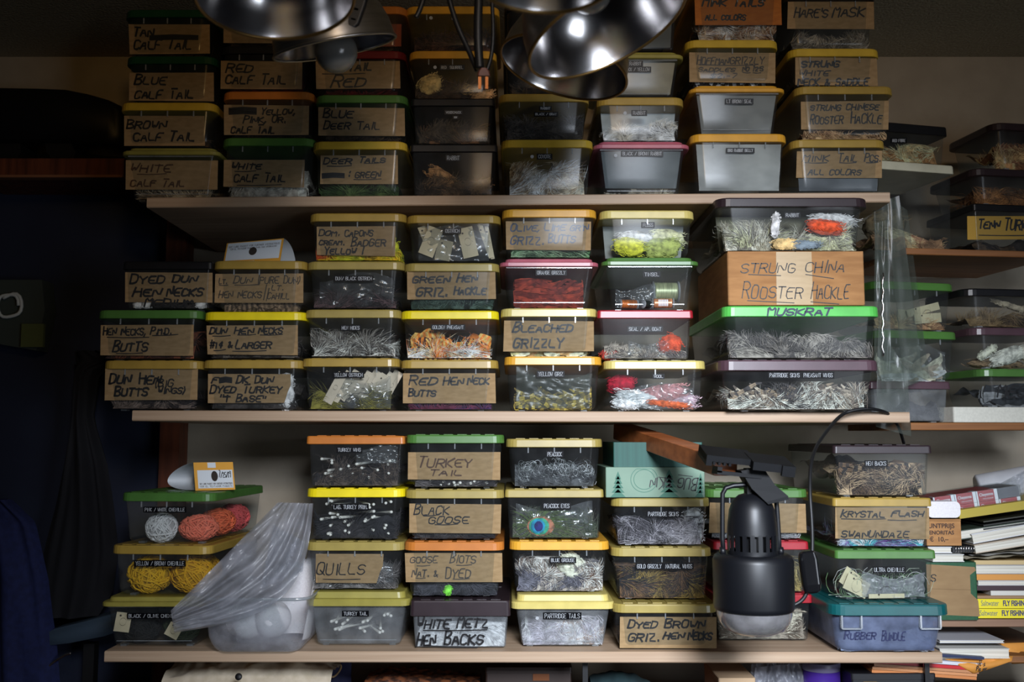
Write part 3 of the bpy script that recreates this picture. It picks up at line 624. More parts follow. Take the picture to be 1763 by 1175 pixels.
stack('mid', 772, 1.905)
box(689, 858, 619, 'mustard', CB + 'mustard lid and card label RED HEN NECK BUTTS', 'RED HEN NECK BUTTS', (693,644,853,695), [('RED',705,650,755,663,2.6),('HEN',764,650,800,663,2.6),('NECK',806,649,844,662,2.6),('BUTTS',704,672,752,683,2.6)], cont=[('fur',.15,[(90,40,60),(60,40,70)],200,.03)])
box(689, 859, 534, 'yellow', CB + 'bright yellow lid and tape label GOLDEN PHEASANT', 'GOLDEN PHEASANT', dy=[('GOLDEN PHEASANT',742,559,801,569)], cont=[('feath',.66,[(204,106,36),(60,30,22),(220,150,80)],130,.036,'orange feathers barred with black',True,.011),('fur',.34,[(220,206,186),(196,170,140),(180,100,50)],400,.05,'pale crest feathers','feathers',1.0,.2)])
box(695, 860, 452, 'khaki', CB + 'khaki lid and card label GREEN HEN GRIZ. HACKLE', 'GREEN HEN GRIZ. HACKLE', (700,467,853,515), [('GREEN',711,475,777,487,2.8),('HEN',788,473,824,485,2.8),('GRIZ.',718,495,772,510,2.8),('HACKLE',783,494,839,507,2.8)], cont=[('fur',.5,[(40,54,46),(70,86,76),(30,36,34)],600,.03)])
box(699, 862, 369, 'mustard', CB + 'mustard lid and tape label OSTRICH, holding stamped cards', 'OSTRICH', dy=[('OSTRICH',764,393,794,403)], cont=[('cards',[(-.045,.044,.030,.058,.36,.1,.010),(.028,.042,.030,.060,-.22,-.05,.008),(-.052,.054,.022,.05,-.4,.1,.02),(.062,.046,.010,.07,-.35,.3,.014),(.070,.044,.008,.066,-.2,.3,.02),(-.02,.03,.03,.04,.2,0,.025)],(216,200,166),'cream card with a printed drawing'),('bag',.92,FILM,'clear bag of cards',.003)])
stack('mid', 950, 1.904)
box(868, 1037, 613, 'amber', CB + 'amber lid and tape label YELLOW GRIZ', 'YELLOW GRIZ', dy=[('YELLOW GRIZ',924,639,972,650)], cont=[('feath',.42,[(176,150,62),(54,46,30),(110,92,44)],160,.07,'yellow and black barred hackle',True,.004),('bag',.92,SLEEVE,'zip bag of hackle',.002)])
box(862, 1029, 530, 'butter', CB + 'pale yellow lid and card label BLEACHED GRIZZLY', 'BLEACHED GRIZZLY', (867,553,1023,605), [('BLEACHED',885,558,988,572,2.8),('GRIZZLY',885,582,972,599,2.8)], cont=[('feath',.25,[(214,180,130),(190,150,100),(226,200,160)],60,.05,'bleached tan feathers',False)])
box(860, 1031, 444, 'pink', CB + 'pink lid and tape label ORANGE GRIZZLY', 'ORANGE GRIZZLY', dy=[('ORANGE GRIZZLY',922,465,976,475)], cont=[('feath',.82,[(124,46,30),(84,28,22),(104,36,26)],260,.08,'dark orange hackle',False,.0045)], style='b')
box(864, 1028, 359, 'amber', CB + "amber lid and card label OLIVE, LIME GR'N GRIZZ. BUTTS", 'OLIVE, LIME GRIZZ. BUTTS', (871,382,1018,431), [('OLIVE,',880,387,931,398,2),('LIME',938,386,976,397,2),("GR'N",983,386,1015,397,2),('GRIZZ.',880,406,938,421,2),('BUTTS',945,404,993,418,2)], cont=[('fur',.25,[(70,110,70),(120,140,110),(60,80,60)],300,.03)], ink=INKB)
stack('mid', 1125, 1.900)
box(1040, 1217, 620, 'butter', CB + 'pale yellow lid and tape label WOOL', 'WOOL', dy=[('WOOL',1123,644,1144,653)], cont=[('lumps',[(-.06,-.10,.054,.026,.018,.018,0,(150,20,40),'dark red wool bundle'),(-.03,-.12,.026,.046,.014,.014,.25,(224,196,200),'white-pink wool bundle'),(.02,-.11,.036,.044,.020,.016,-.15,(226,130,130),'pink wool bundle'),(.03,-.135,.014,.040,.010,.006,.12,(236,90,50),'orange wool strand'),(.06,-.10,.02,.03,.02,.014,0,(210,160,170),'pale pink wool bundle'),(-.055,-.135,.014,.026,.012,.010,.1,(220,204,206),'white wool tuft')]),('bag',.62,FILM,'clear bag over the wool',.003)])
box(1028, 1194, 533, 'red', CB + 'red lid and tape label SEAL / AP. GOAT', 'SEAL AP. GOAT', dy=[('SEAL / AP. GOAT',1080,562,1141,572)], cont=[('fur',.30,[(120,110,104),(160,150,136),(90,84,82)],500,.02),('lumps',[(.052,-.125,.030,.022,.012,.022,.8,(196,70,40),'orange-red goat hair tuft'),(-.066,-.125,.012,.018,.010,.010,0,(190,60,48),'small red hair tuft')]),('bag',.45,FILM,'folded clear bag',.003,-.4,.6)], style='d')
b_tin = box(1036, 1204, 442, 'green', CB + 'green lid and tape label TINSEL', 'TINSEL', dy=[('TINSEL',1107,468,1137,478)], cont=[('bag',.55,FILM,'crumpled bag of tinsel',.004,-.95,.2)], style='b')
box(1033, 1197, 361, 'butter', CB + 'pale yellow lid and small faded tape label FLOSS', 'FLOSS', dy=[('FLOSS',1104,383,1127,393)], cont=[('lumps',[(-.033,-.125,.024,.030,.014,.018,.1,(226,206,50),'yellow floss skein'),(.032,-.125,.022,.036,.014,.020,-.1,(150,160,84),'olive green floss skein'),(-.02,-.11,.046,.034,.012,.013,0,(220,220,200),'white floss skein'),(.045,-.10,.048,.034,.012,.016,.1,(196,206,150),'pale green floss skein')]),('foil',(176,180,176),.05,.95,'silvery sheet',.066)])
stack('mid', 1380, 1.845)
b_par = box(1238, 1517, 619, 'plum', 'large clear plastic box with plum lid and tape label PARTRIDGE SKINS PHEASANT WINGS', 'PARTRIDGE SKINS PHEASANT WINGS', dy=[('PARTRIDGE SKINS  PHEASANT WINGS',1322,641,1436,652)], cont=[('feath',.62,[(120,104,86),(84,74,66),(170,158,140),(54,50,50)],240,.08,'brown and grey barred feathers',True,.004),('fur',.5,[(150,138,122),(96,86,78),(196,188,176),(64,60,60)],900,.05,'grey-brown skins','feathers')], style='c', deep=.36, lidh=.021, ribs=False)
box(1245, 1517, 526, 'lime', 'large clear plastic box with bright green lid lettered MUSKRAT', 'MUSKRAT', cont=[('fur',.62,[(110,104,98),(76,72,70),(140,134,126)],900,.03,'grey-brown muskrat fur')], style='a', deep=.38, lidh=.021, lidtx=[('MUSKRAT',1323,530,1434,543,2.6)], ribs=False)
# cardboard carton between the two
a, b = at(1252, 432, 1.850), at(1487, 432, 1.850); z0 = ST['z'] + .0005
root = thing('cardboard_box', 'brown cardboard carton lettered STRUNG CHINA ROOSTER HACKLE', 'box', ((a.x+b.x)/2, 1.850 + .15, z0))
W = b.x - a.x; H = a.z - z0
CARTON = mat('carton_board', (176,128,80), .85, (158,112,68), scale=(18,18,90), bump=.08)
mb = MB(); inv = frame_of(root).inverted()
mb.rings([rrect(W - .002, .299, .004, 0), rrect(W, .30, .004, .002), rrect(W, .30, .004, H - .004)], 0)
mb.build('carton_body', CARTON, root)
def cmap(off):
    def f(px, py):
        p = at(px, py, 1.850); q = inv @ p; return Vector((q.x, -.15 + off, q.z))
    return f
mb = MB()
for s in (-1, 1):
    x0, x1 = sorted((s*.0012, s*(W/2 - .001)))
    mb.box(x0, x1, -.149, .149, H - .004, H - .001, 0)
mb.build('top_flap', CARTON, root)
mb = MB(); f = cmap(-.0004)
mb.add([f(1336,434), f(1397,434), f(1400,525), f(1337,525)], [(0,1,2,3)], 0)
mb.build('packing_tape', CARDP, root)
mb = MB(); f = cmap(-.0008)
for t in [('STRUNG',1277,452,1371,470),('CHINA',1388,449,1457,469),('ROOSTER',1279,490,1384,514),('HACKLE',1398,490,1464,515)]: write(mb, *t, f, 1.5, 0)
for u in [(1289,473,1344,475),(1387,473,1435,480),(1287,518,1367,522),(1396,520,1444,524)]: ribbon(mb, [Vector(u[:2]), Vector(u[2:])], 1.4, f, 0)
mb.build('marker_writing', INK, root)
ST['z'] = z0 + H + .0004
box(1233, 1498, 339, 'brown', 'large clear plastic box with dark brown lid and tape label RABBIT, on the carton', 'RABBIT on the carton', dy=[('RABBIT',1350,366,1378,376)], cont=[('fur',.5,[(150,144,126),(190,184,170),(110,106,96),(206,190,150)],1100,.045,'grey and cream rabbit fur'),('lumps',[(.065,-.150,.048,.034,.010,.014,.1,(224,72,40),'bright orange rabbit strip'),(-.032,-.158,.05,.008,.006,.024,.1,(222,216,200),'white feather tip'),(.085,-.13,.066,.045,.012,.012,.05,(206,204,196),'white rabbit strip'),(-.015,-.158,.014,.024,.004,.010,0,(196,160,110),'tan skin piece'),(.02,-.158,.012,.03,.004,.008,0,(104,116,124),'slate blue scrap')]),('foil',(150,148,124),.1,.95,'olive-grey sheet',.075)], style='c', deep=.34, lidh=.019, ribs=False, body=PLASTIC)

# ---------------------------------------------------------------- lower shelf
stack('low', 290, 1.915)
b_bl = box(172, 352, 1030, 'chartreuse', CB + 'chartreuse lid and tape label BLACK / OLIVE CHENILLE', 'BLACK OLIVE CHENILLE', dy=[('BLACK / OLIVE CHENILLE',219,1056,312,1066)], cont=[('balls',[(-.038,-.10,.030,.034,.03,.027,(26,26,26),'ball of black chenille'),(.040,-.10,.032,.034,.03,.028,(40,52,28),'ball of olive chenille')],'x'),('cards',[(-.062,.046,.028,.036,.15,.2,.008),(.035,.03,.026,.026,.5,.1,.006)],(216,216,216),'white tag')], style='b')
b_yb = box(186, 364, 939, 'mustard', CB + 'mustard lid and tape label YELLOW / BROWN CHENILLE', 'YELLOW BROWN CHENILLE', dy=[('YELLOW / BROWN CHENILLE',231,965,320,976)], cont=[('balls',[(-.040,-.105,.036,.042,.035,.034,(226,176,24),'ball of yellow chenille under the tape label'),(.044,-.10,.036,.040,.04,.034,(222,166,16),'ball of golden yellow chenille'),(.03,-.02,.034,.038,.035,.032,(214,156,20),'rear ball of golden chenille')],'x')], yaw=-4)
b_pw = box(203, 369, 848, 'green', CB + 'green lid and tape label PINK / WHITE CHENILLE', 'PINK WHITE CHENILLE', dy=[('PINK / WHITE CHENILLE',247,873,321,883)], cont=[('balls',[(-.026,-.112,.028,.029,.028,.027,(218,218,218),'ball of white chenille'),(.042,-.095,.027,.036,.036,.024,(238,124,96),'ball of coral pink chenille'),(.050,-.018,.032,.034,.036,.026,(240,116,74),'ball of orange-pink chenille'),(.052,.07,.034,.032,.036,.028,(226,96,96),'ball of rose pink chenille')],'x')], yaw=-4)
PK.z2 = ST['z']
stack('low', 615, 1.936)
box(525, 706, 1021, 'chartreuse', CB + 'stepped yellow-green lid and tape label TURKEY TAIL', 'TURKEY TAIL tape label', dy=[('TURKEY TAIL',589,1052,635,1062)], cont=[('quills',18,(.3,.75),(90,86,84))], style='b', body=HAZY, lidh=.026, Y=1.926)
box(525, 696, 933, 'khaki', CB + 'khaki lid and torn card label QUILLS', 'QUILLS', (544,955,660,1005), [('QUILLS',546,970,630,990,1.9)], [(556,998,620,998)], torn=True, cont=[('fur',.4,[(70,66,64),(110,106,104),(46,44,44)],400,.05),('bag',.8,FILM,'crumpled clear bag of quills',.006)])
box(526, 697, 841, 'yellow', CB + 'bright yellow lid and tape label LAG. TURKEY PRIM.', 'LAG. TURKEY PRIM.', dy=[('LAG. TURKEY PRIM.',572,868,635,879)], cont=[('quills',34,(.12,.88),(26,26,30)),('fur',.5,[(24,24,28),(40,38,40)],200,.05)])
box(527, 697, 750, 'orange', CB + 'orange lid and tape label TURKEY WING', 'TURKEY WING', dy=[('TURKEY WING',579,770,624,780)], cont=[('quills',18,(.2,.65),(34,32,34)),('fur',.45,[(40,36,36),(70,60,54),(28,26,28)],300,.06),('bag',.92,FILM,'clear bag across quills',.002,.0,.98,.5)], style='d')
stack('low', 785, 1.915)
box(706, 879, 1034, 'brown', CB + 'stepped dark brown lid, lettered WHITE HEN BACKS in marker', 'WHITE HEN BACKS', None, [('WHITE',719,1066,777,1082,3),('METZ',788,1064,842,1081,3),('HEN',719,1093,752,1112,3),('BACKS',766,1091,834,1110,3)], [(729,1086,838,1085),(729,1112,822,1115)], cont=[('fur',.86,[(206,206,208),(186,186,190),(220,218,216)],900,.03,'white hen feathers','feathers')], style='d', body=HAZY, lidh=.030, deep=.32)
box(695, 868, 933, 'orange', CB + 'orange lid and card label GOOSE BIOTS NAT. & DYED', 'GOOSE BIOTS', (698,952,864,1003), [('GOOSE',707,958,755,970,1.7),('BIOTS',776,956,821,970,1.7),('NAT. &',710,981,756,994,1.8),('DYED',768,979,812,996,1.9)], [(718,975,740,974),(786,974,812,973),(716,996,732,996),(780,998,808,997)], cont=[('fur',.3,[(30,30,34),(50,50,56)],300,.03),('lumps',[(-.012,-.14,.013,.007,.004,.009,.5,(110,190,60),'bright green biot tip')])], ink=INKG, Y=1.93)
box(697, 868, 843, 'khaki', CB + 'khaki lid and card label BLACK GOOSE', 'BLACK GOOSE', (705,868,862,919), [('BLACK',714,871,775,887,1.9),('GOOSE',739,889,809,902,1.9)], [(729,889,756,887),(749,904,788,903)], cont=[('fur',.4,[(26,26,30),(46,44,46)],300,.03)], Y=1.93)
box(698, 868, 748, 'green', CB + 'green lid and card label TURKEY TAIL in brown ink', 'TURKEY TAIL card label', (703,779,862,827), [('TURKEY',721,789,814,805,2.3),('TAIL',741,810,798,819,2.3)], cont=[('quills',14,(.06,.2),(34,32,34)),('fur',.3,[(40,38,40),(80,76,76)],200,.03)], ink=INKBR, Y=1.93)
stack('low', 965, 1.918)
box(880, 1059, 1026, 'butter', CB + 'stepped pale yellow lid and tape label PARTRIDGE TAILS', 'PARTRIDGE TAILS', dy=[('PARTRIDGE TAILS',935,1055,1001,1067)], dot=(925,1065), cont=[('fur',.86,[(170,166,176),(140,134,140),(196,192,200),(130,104,84)],1200,.035,'pale grey partridge feathers','feathers')], style='b', body=HAZY, lidh=.026)
box(877, 1050, 932, 'amber', CB + 'amber lid and tape label BLUE GROUSE', 'BLUE GROUSE', dy=[('BLUE GROUSE',946,960,992,970)], cont=[('fur',.80,[(96,94,104),(60,58,66),(150,140,130),(190,186,180),(84,66,56)],1400,.03,'grey-blue grouse skins','feathers'),('lumps',[(.024,-.125,.05,.028,.012,.022,.7,(204,190,168),'cream breast patch')])], Y=1.935)
b_pe = box(869, 1040, 842, 'khaki', CB + 'khaki lid and tape label PEACOCK EYES', 'PEACOCK EYES', dy=[('PEACOCK EYES',934,866,983,877)], cont=[('fur',.42,[(50,60,44),(70,70,60),(30,36,30)],700,.06,'green-black peacock herl','feathers',1.0,.1),('bag',.85,FILM,'crinkled clear bag',.003)], style='d', Y=1.945)
box(871, 1038, 755, 'khaki', CB + 'khaki lid and tape label PEACOCK', 'PEACOCK', dy=[('PEACOCK',940,777,970,788)], cont=[('curls',.62,[(176,178,180),(120,124,124),(70,76,76)],520,.013,'grey curled peacock herl'),('fur',.45,[(40,42,44),(64,66,68)],150,.03)], Y=1.945)
stack('low', 1145, 1.905)
box(1056, 1236, 1040, 'khaki', CB + 'khaki lid and card label DYED BROWN GRIZ. HEN NECKS', 'DYED BROWN GRIZ. HEN NECKS', (1068,1063,1233,1117), [('DYED',1083,1070,1134,1082,2.7),('BROWN',1146,1068,1216,1082,2.7),('GRIZ.',1083,1090,1137,1105,2.7),('HEN',1144,1090,1180,1101,2.7),('NECKS',1186,1088,1228,1102,2.7)], cont=[('fur',.12,[(70,50,36),(110,80,56)],100,.03)])
box(1053, 1227, 943, 'khaki', CB + 'khaki lid and tape label GOLD GRIZZLY', 'GOLD GRIZZLY', dy=[('GOLD GRIZZLY  NATURAL WINGS',1094,970,1194,981)], cont=[('fur',.75,[(50,40,34),(84,60,40),(30,28,30),(110,90,44)],900,.05,'dark brown and gold hackle','feathers')], Y=1.93)
box(1053, 1224, 857, 'khaki', CB + 'khaki lid and tape label PARTRIDGE SKINS, under the green card box', 'PARTRIDGE SKINS small tape', dy=[('PARTRIDGE SKINS',1113,880,1171,891)], cont=[('fur',.7,[(64,60,66),(40,38,42),(110,106,112),(150,146,150)],1000,.045,'dark grey partridge skins','feathers'),('lumps',[(.066,-.12,.036,.022,.014,.034,0,(222,224,228),'white down tuft')])], Y=1.935)
Z_GREEN = ST['z']
stack('low', 1320, 1.985)
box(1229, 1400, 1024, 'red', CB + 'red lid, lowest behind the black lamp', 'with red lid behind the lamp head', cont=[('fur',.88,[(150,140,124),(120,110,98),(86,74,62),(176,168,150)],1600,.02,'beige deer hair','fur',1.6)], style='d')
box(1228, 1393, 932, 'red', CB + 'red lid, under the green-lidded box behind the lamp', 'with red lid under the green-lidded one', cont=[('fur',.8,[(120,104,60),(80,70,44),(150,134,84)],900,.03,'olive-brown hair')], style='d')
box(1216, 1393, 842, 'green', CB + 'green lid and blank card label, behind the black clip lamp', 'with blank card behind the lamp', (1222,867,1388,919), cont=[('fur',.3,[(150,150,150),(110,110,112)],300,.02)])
o = BoxInfo(); ZB6 = ST['z']
stack('low', 1520, 1.868)
box(1430, 1639, 1041, 'teal', 'blue-grey plastic tub with teal lid, lettered RUBBER in marker', 'RUBBER', None, [('RUBBER',1455,1088,1510,1101,2.1),('BUNDLE',1519,1088,1560,1103,2.1)], cont=[('fur',.5,[(70,80,104),(96,104,124)],200,.03)], style='c', clips=True, body=GREYTUB, deep=.34, lidh=.021, ink=mat('faded_violet_ink', (44,50,84), .6))
box(1438, 1612, 947, 'green', CB + 'green lid and tape label ULTRA CHENILLE', 'ULTRA CHENILLE', dy=[('ULTRA CHENILLE',1502,976,1559,987)], cont=[('cards',[(-.050,.026,.05,.030,.45,.2,.012),(-.055,.034,.05,.034,.6,.3,.02),(.004,.008,.07,.008,0,.1,.006)],(206,196,160),'cream printed card'),('curls',.5,[(90,120,80),(150,160,140),(180,180,176)],140,.03,'loops of green and white chenille'),('bag',.62,FILMG,'clear bag of chenille',.003,-.5,.95)], style='d', Y=1.895)
box(1434, 1605, 857, 'mustard', CB + 'mustard lid and card label KRYSTAL FLASH SWANUNDAZE', 'KRYSTAL FLASH', (1439,874,1600,929), [('KRYSTAL',1450,880,1525,891,2.2),('FLASH',1537,880,1592,890,2.2),('SWANUNDAZE',1450,914,1567,926,2.2)], [(1449,894,1525,894),(1529,896,1578,896)], cont=[('fur',.24,[(130,140,160),(90,60,120),(70,140,150),(190,190,200)],500,.05,'glittering strands','tinsel',1.0,.1)], style='d', Y=1.905)
box(1434, 1605, 766, 'brown', CB + 'dark brown lid and tape label HEN BACKS', 'HEN BACKS', dy=[('HEN BACKS',1488,793,1528,804)], cont=[('feath',.85,[(92,70,52),(52,42,36),(130,108,82),(32,28,28)],220,.07,'brown hen back feathers',True,.004),('fur',.8,[(92,72,54),(56,44,38),(150,128,100),(34,30,30)],700,.045,'brown hen skins','feathers')], style='d', Y=1.9)
# ---------------------------------------------------------------- things in and on the boxes
def pm(px, Y, py=587): return Y * px / (FPX*cp + (py - 587.5)*sp)   # photo pixels to metres at a depth
BLACKP = mat('black_lamp_plastic', (14,15,19), .42, spec=.4)
BLACKC = mat('matt_black_clamp', (12,13,16), .65, spec=.2)
BLACKR = mat('black_rubber', (13,13,15), .5)
CHROME = mat('polished_aluminium', (226,222,222), .2, metal=1.0)
CHROMEO = mat('brushed_aluminium', (190,188,186), .3, (170,168,166), scale=(10,10,200), metal=1.0)
OPAL = mat('opal_glass', (190,186,172), .25, coat=.3)
BULBM = mat('grey_bulb_glass', (120,120,118), .2, coat=.3)
COPPER = mat('worn_copper', (150,96,58), .4, metal=.9)
# spools in the tinsel box
def spool(I, x, y, z, r, w_, c, label, rot=0.0, paper=None):
    t = thing('thread_spool', label, 'spool'); t.matrix_world = I.M @ Matrix.Translation((x, y, z)) @ Matrix.Rotation(rot, 4, 'Z')
    Mx = Matrix.Rotation(R(90), 4, 'Y')
    mb = MB(); n = 22
    mb.lathe([(r*.86 + .0006*(i % 2), -w_*.44 + w_*.88*i/n) for i in range(n + 1)], Mx, 0, 24, True, True)
    mb.build('thread', mat('thread_%d_%d' % (c[0], c[2]), c, .35, tuple(int(v*.75) for v in c), scale=(300,40,40), metal=.3), t)
    mb = MB()
    for s in (-1, 1): mb.lathe([(r, s*w_*.5 - .001), (r, s*w_*.5 + .001)], Mx, 0, 24, True, True)
    mb.build('flange', clear('spool_plastic', haze=.4), t)
    if paper:
        mb = MB(); mb.grid(lambda u, v: Vector(((u - .5)*w_*.5, -r*.9*math.cos((v-.5)*1.5) , r*.9*math.sin((v-.5)*1.5))), 2, 8, 0)
        mb.build('paper_label', WHITE, t)
spool(b_tin, .034, -.115, .040, .021, .050, (176,184,140), 'silver-green tinsel spool in the box marked TINSEL', .05)
spool(b_tin, .026, -.135, .0145, .0105, .040, (206,140,100), 'copper thread spool with white label in the box marked TINSEL', -.05, True)
spool(b_tin, -.040, -.13, .0135, .0095, .034, (196,110,50), 'orange thread spool under the bag in the box marked TINSEL', .2)
spool(b_tin, -.006, -.135, .0125, .0085, .018, (40,44,40), 'small black thread spool in the box marked TINSEL', .6)
# the eye of a peacock feather
def peacock_eye(I, px, py, Yoff=.0):
    f = I.mapper(.0055); c = f(px, py); t = thing('peacock_feather', 'peacock feather with blue-green eye in the box marked PEACOCK EYES', 'feather'); t.matrix_world = I.M @ Matrix.Translation(c)
    for nm, cx, rx, rz, d, col in (('brown_ring', 0, .027, .019, .0, (128,84,66)), ('green_ring', -.003, .020, .0165, -.0010, (40,120,96)), ('teal_ring', -.005, .014, .014, -.0020, (24,110,140)), ('dark_eye', -.004, .0085, .010, -.0030, (22,26,84))):
        mb = MB(); mb.blob((cx, d, 0), (rx, .0016, rz), nseed(), .05, 3, 0, 28, 10); mb.build(nm, furmats([col]), t)
    rnd = random.Random(5); mb = MB()
    for _ in range(170):
        a = rnd.uniform(0, 6.28); s = Vector((.024*math.cos(a), rnd.uniform(-.001, .002), .016*math.sin(a))); l = rnd.uniform(.02, .06)
        d = Vector((math.cos(a)*1.0 + .5, 0, math.sin(a)*.6)).normalized(); P = []
        for k in range(4):
            p = s + d*(l*k/3) + Vector((0, 0, -.01*(k/3)**2)); q = c + p
            p.z = min(max(p.z, .006 - c.z), I.H - .03 - c.z); p.x = min(max(p.x, -I.W/2 + .006 - c.x), I.W/2 - .006 - c.x); P.append(p)
        mb.tube(P, .0004, 0, 4, False)
    mb.build('barbs', furmats([(70,86,48)]), t)
peacock_eye(b_pe, 931, 907)
# folded lure packets
ORANGE = mat('orange_packet_card', (222,160,56), .6); PACKW = mat('white_packet_card', (214,220,226), .6)
a = at(374, 447, 1.93); b = at(482, 447, 1.93); zt = PK.z + .0004
t = thing('folded_packet', 'white packet with orange edges folded like a tent, holed, on a mustard lid', 'packet', ((a.x+b.x)/2, 1.95, zt), R(-12))
w_, h_ = .122, .046
mb = MB(); fy_ = lambda z: .014*z/h_
def q3(x, z, o=0): return Vector((x, fy_(z) - o, z))
mb.add([q3(-w_/2, 0), q3(w_/2, 0), q3(w_/2, h_*1.12), q3(-w_/2, h_)] + [q3(-w_/2, 0, -.001), q3(w_/2, 0, -.001), q3(w_/2, h_*1.12, -.001), q3(-w_/2, h_, -.001)], [(0,1,2,3),(7,6,5,4),(0,4,5,1),(1,5,6,2),(2,6,7,3),(3,7,4,0)], 0)
mb.add([q3(-w_/2 + .003, .008, .0003), q3(w_/2 - .004, .010, .0003), q3(w_/2 - .004, h_*1.06, .0003), q3(-w_/2 + .003, h_ - .001, .0003)], [(0,1,2,3)], 1)
mb.add([q3(-.001 + .0085*math.cos(k*math.pi/10), .0265 + .0085*math.sin(k*math.pi/10), .0006) for k in range(20)], [tuple(range(20))], 2)
mb.add([q3(-.018, .001, .0005), q3(.006, .001, .0005), q3(.006, .006, .0005), q3(-.018, .006, .0005)], [(0,1,2,3)], 1)
mp = lambda px, py: q3(px*.001, h_ - .0012 - py*.001 + (px/61)*.0025, .0006)
write(mb, 'SEE LURE PACKET FOR FURTHER INSTRUCTIONS', -55, 4, 54, 7.5, mp, .55, 3, False)
write(mb, 'VER EL TENTADOR PAQUETE PARA MAS INFORMACION', -51, 9.5, 49, 12.5, mp, .5, 3, False)
mb.build('front_panel', [ORANGE, PACKW, mat('dark_hole', (50,42,36), .9), INKG], t)
mb = MB()
def leaf(u, v):
    an = v*math.pi/2*.98; return Vector((-w_/2 + w_*u, .0155 + .060*math.sin(an), h_*(1 + .12*u)*math.cos(an)))
mb.grid(leaf, 6, 14, 0); mb.grid(lambda u, v: leaf(1-u, v) + Vector((0, -.0008, -.0006)), 6, 14, 0); mb.build('curved_flap', PACKW, t)
p = at(382, 841, 1.955)
t = thing('folded_packet', 'folded white packet marked 7/25/19 in pen, on the green chenille lid', 'packet', (p.x - .018, 1.975, PK.z2 + .0004), R(32))
w_, h_ = .078, .054
mb = MB(); q3 = lambda x, z, o=0: Vector((x, -o + .022*z/h_, z))
mb.add([q3(-w_/2, 0), q3(w_/2, 0), q3(w_/2, h_), q3(-w_/2, h_), q3(-w_/2, 0, -.001), q3(w_/2, 0, -.001), q3(w_/2, h_, -.001), q3(-w_/2, h_, -.001)], [(0,1,2,3),(7,6,5,4),(0,4,5,1),(1,5,6,2),(2,6,7,3),(3,7,4,0)], 0)
mb.add([q3(-w_/2 + .006, .004, .0003), q3(w_/2 - .003, .004, .0003), q3(w_/2 - .003, h_*.72, .0003), q3(-w_/2 + .006, h_*.72, .0003)], [(0,1,2,3)], 1)
mb.add([q3(-.012, h_*.80, .0003), q3(.004, h_*.80, .0003), q3(.004, h_*.99, .0003), q3(-.012, h_*.99, .0003)], [(0,1,2,3)], 1)
mb.add([q3(.000 + .0065*math.cos(k*math.pi/10), .027 + .010*math.sin(k*math.pi/10), .0006) for k in range(20)], [tuple(range(20))], 2)
mp = lambda px, py: q3(px*.001, h_ - py*.001, .0007)
write(mb, '7/25/19', 9, 18, 34, 30, mp, 1.1, 3)
write(mb, 'SEE LURE PACKET FOR FURTHER INSTRUCTIONS', -30, 40, 34, 43, mp, .5, 4, False); write(mb, 'VER EL TENTADOR PAQUETE', -30, 45, 34, 48, mp, .5, 4, False)
mb.build('front_panel', [ORANGE, PACKW, mat('dark_hole', (50,42,36), .9), INK, INKG], t)
mb = MB()
def loop(u, v):
    an = -math.pi/2 + math.pi*v; s = .105*math.cos(an)**.8 if math.cos(an) > 0 else 0
    return Vector((-w_/2 + w_*u - s*.25, .022*(.5 + .5*math.sin(an)) + s, h_*.5 + h_*.49*math.sin(an)*(1 - .25*math.cos(an)) - h_*.25*math.cos(an) + .0006))
mb.grid(loop, 6, 24, 0); mb.build('curved_flap', PACKW, t)
# green card box with printed trees, upside-down writing
def slab(name, label, cat, x0, x1, y0, y1, Y, deep, m, z=None, tilt=0.0, yaw=0.0, group=None, r=.002, build=True):
    """a box standing where its front face shows x0..x1, y0 (top) .. y1; returns (object, local front mapper)"""
    a, b = at(x0, y1, Y), at(x1, y0, Y); W = b.x - a.x; H = b.z - a.z
    z0 = a.z if z is None else z
    H = b.z - z0 if z is not None else H
    Mx = Matrix.Translation(((a.x+b.x)/2, Y, z0)) @ Matrix.Rotation(R(yaw), 4, 'Z') @ Matrix.Rotation(R(tilt), 4, 'Y')
    mb = MB(); mb.rings([rrect(W - .001, deep - .001, r, 0, 3, 0, deep/2), rrect(W, deep, r, .0008, 3, 0, deep/2), rrect(W, deep, r, H - .0008, 3, 0, deep/2), rrect(W - .001, deep - .001, r, H, 3, 0, deep/2)], 0)
    inv = Mx.inverted(); o_ = inv @ CAM; rt = inv.to_3x3()
    def mp(off):
        def f(px, py):
            d = rt @ ray(px, py); t_ = (0 - o_.y) / d.y; p = o_ + d*t_; return Vector((p.x, -off, p.z))
        return f
    if not build: return mb, Mx, mp, W, H
    o = mb.build(name, m); o.matrix_world = Mx; tag(o, label, cat, group); return o
TEALC = mat('dark_green_card', (34,86,76), .6, (28,76,68), scale=(200,200,3)); MINT = mat('mint_print_card', (118,144,124), .6, (104,130,112), scale=(12,12,12)); TREEC = mat('tree_print', (62,110,92), .65)
t = thing('card_box', 'green card box printed with fir trees, its writing upside down', 'box', (0,0,0))
mb, Mx, mp, W, H = slab('', '', '', 1043, 1213, 805, 857, 1.93, .24, None, z=Z_GREEN, build=False)
t.matrix_world = Mx
f = mp(.0004); f2 = mp(.0008)
for cx, y0, y1, wd in ((1152, 808, 855, 30), (1064, 812, 855, 22), (1206, 815, 855, 16)):
    for k in range(5):
        ya = y0 + (y1-y0)*k/5.6; yb = ya + (y1-y0)*.32; ww = wd*(.25 + .75*(k+1)/5)
        xa, xb = max(cx - ww/2*1.2, 1045), min(cx + ww/2*1.2, 1211)
        mb.add([f(xa, yb), f(xb, yb), f(cx, ya)], [(0,1,2)], 1)
for rr in (22, 17):
    P = [Vector((1109 + rr*1.05*math.cos(k*math.pi/16), 826 + rr*math.sin(k*math.pi/16))) for k in range(1, 32)]
    P = [p for p in P if p.y > 807]; ribbon(mb, P, 1.0, f, 1)
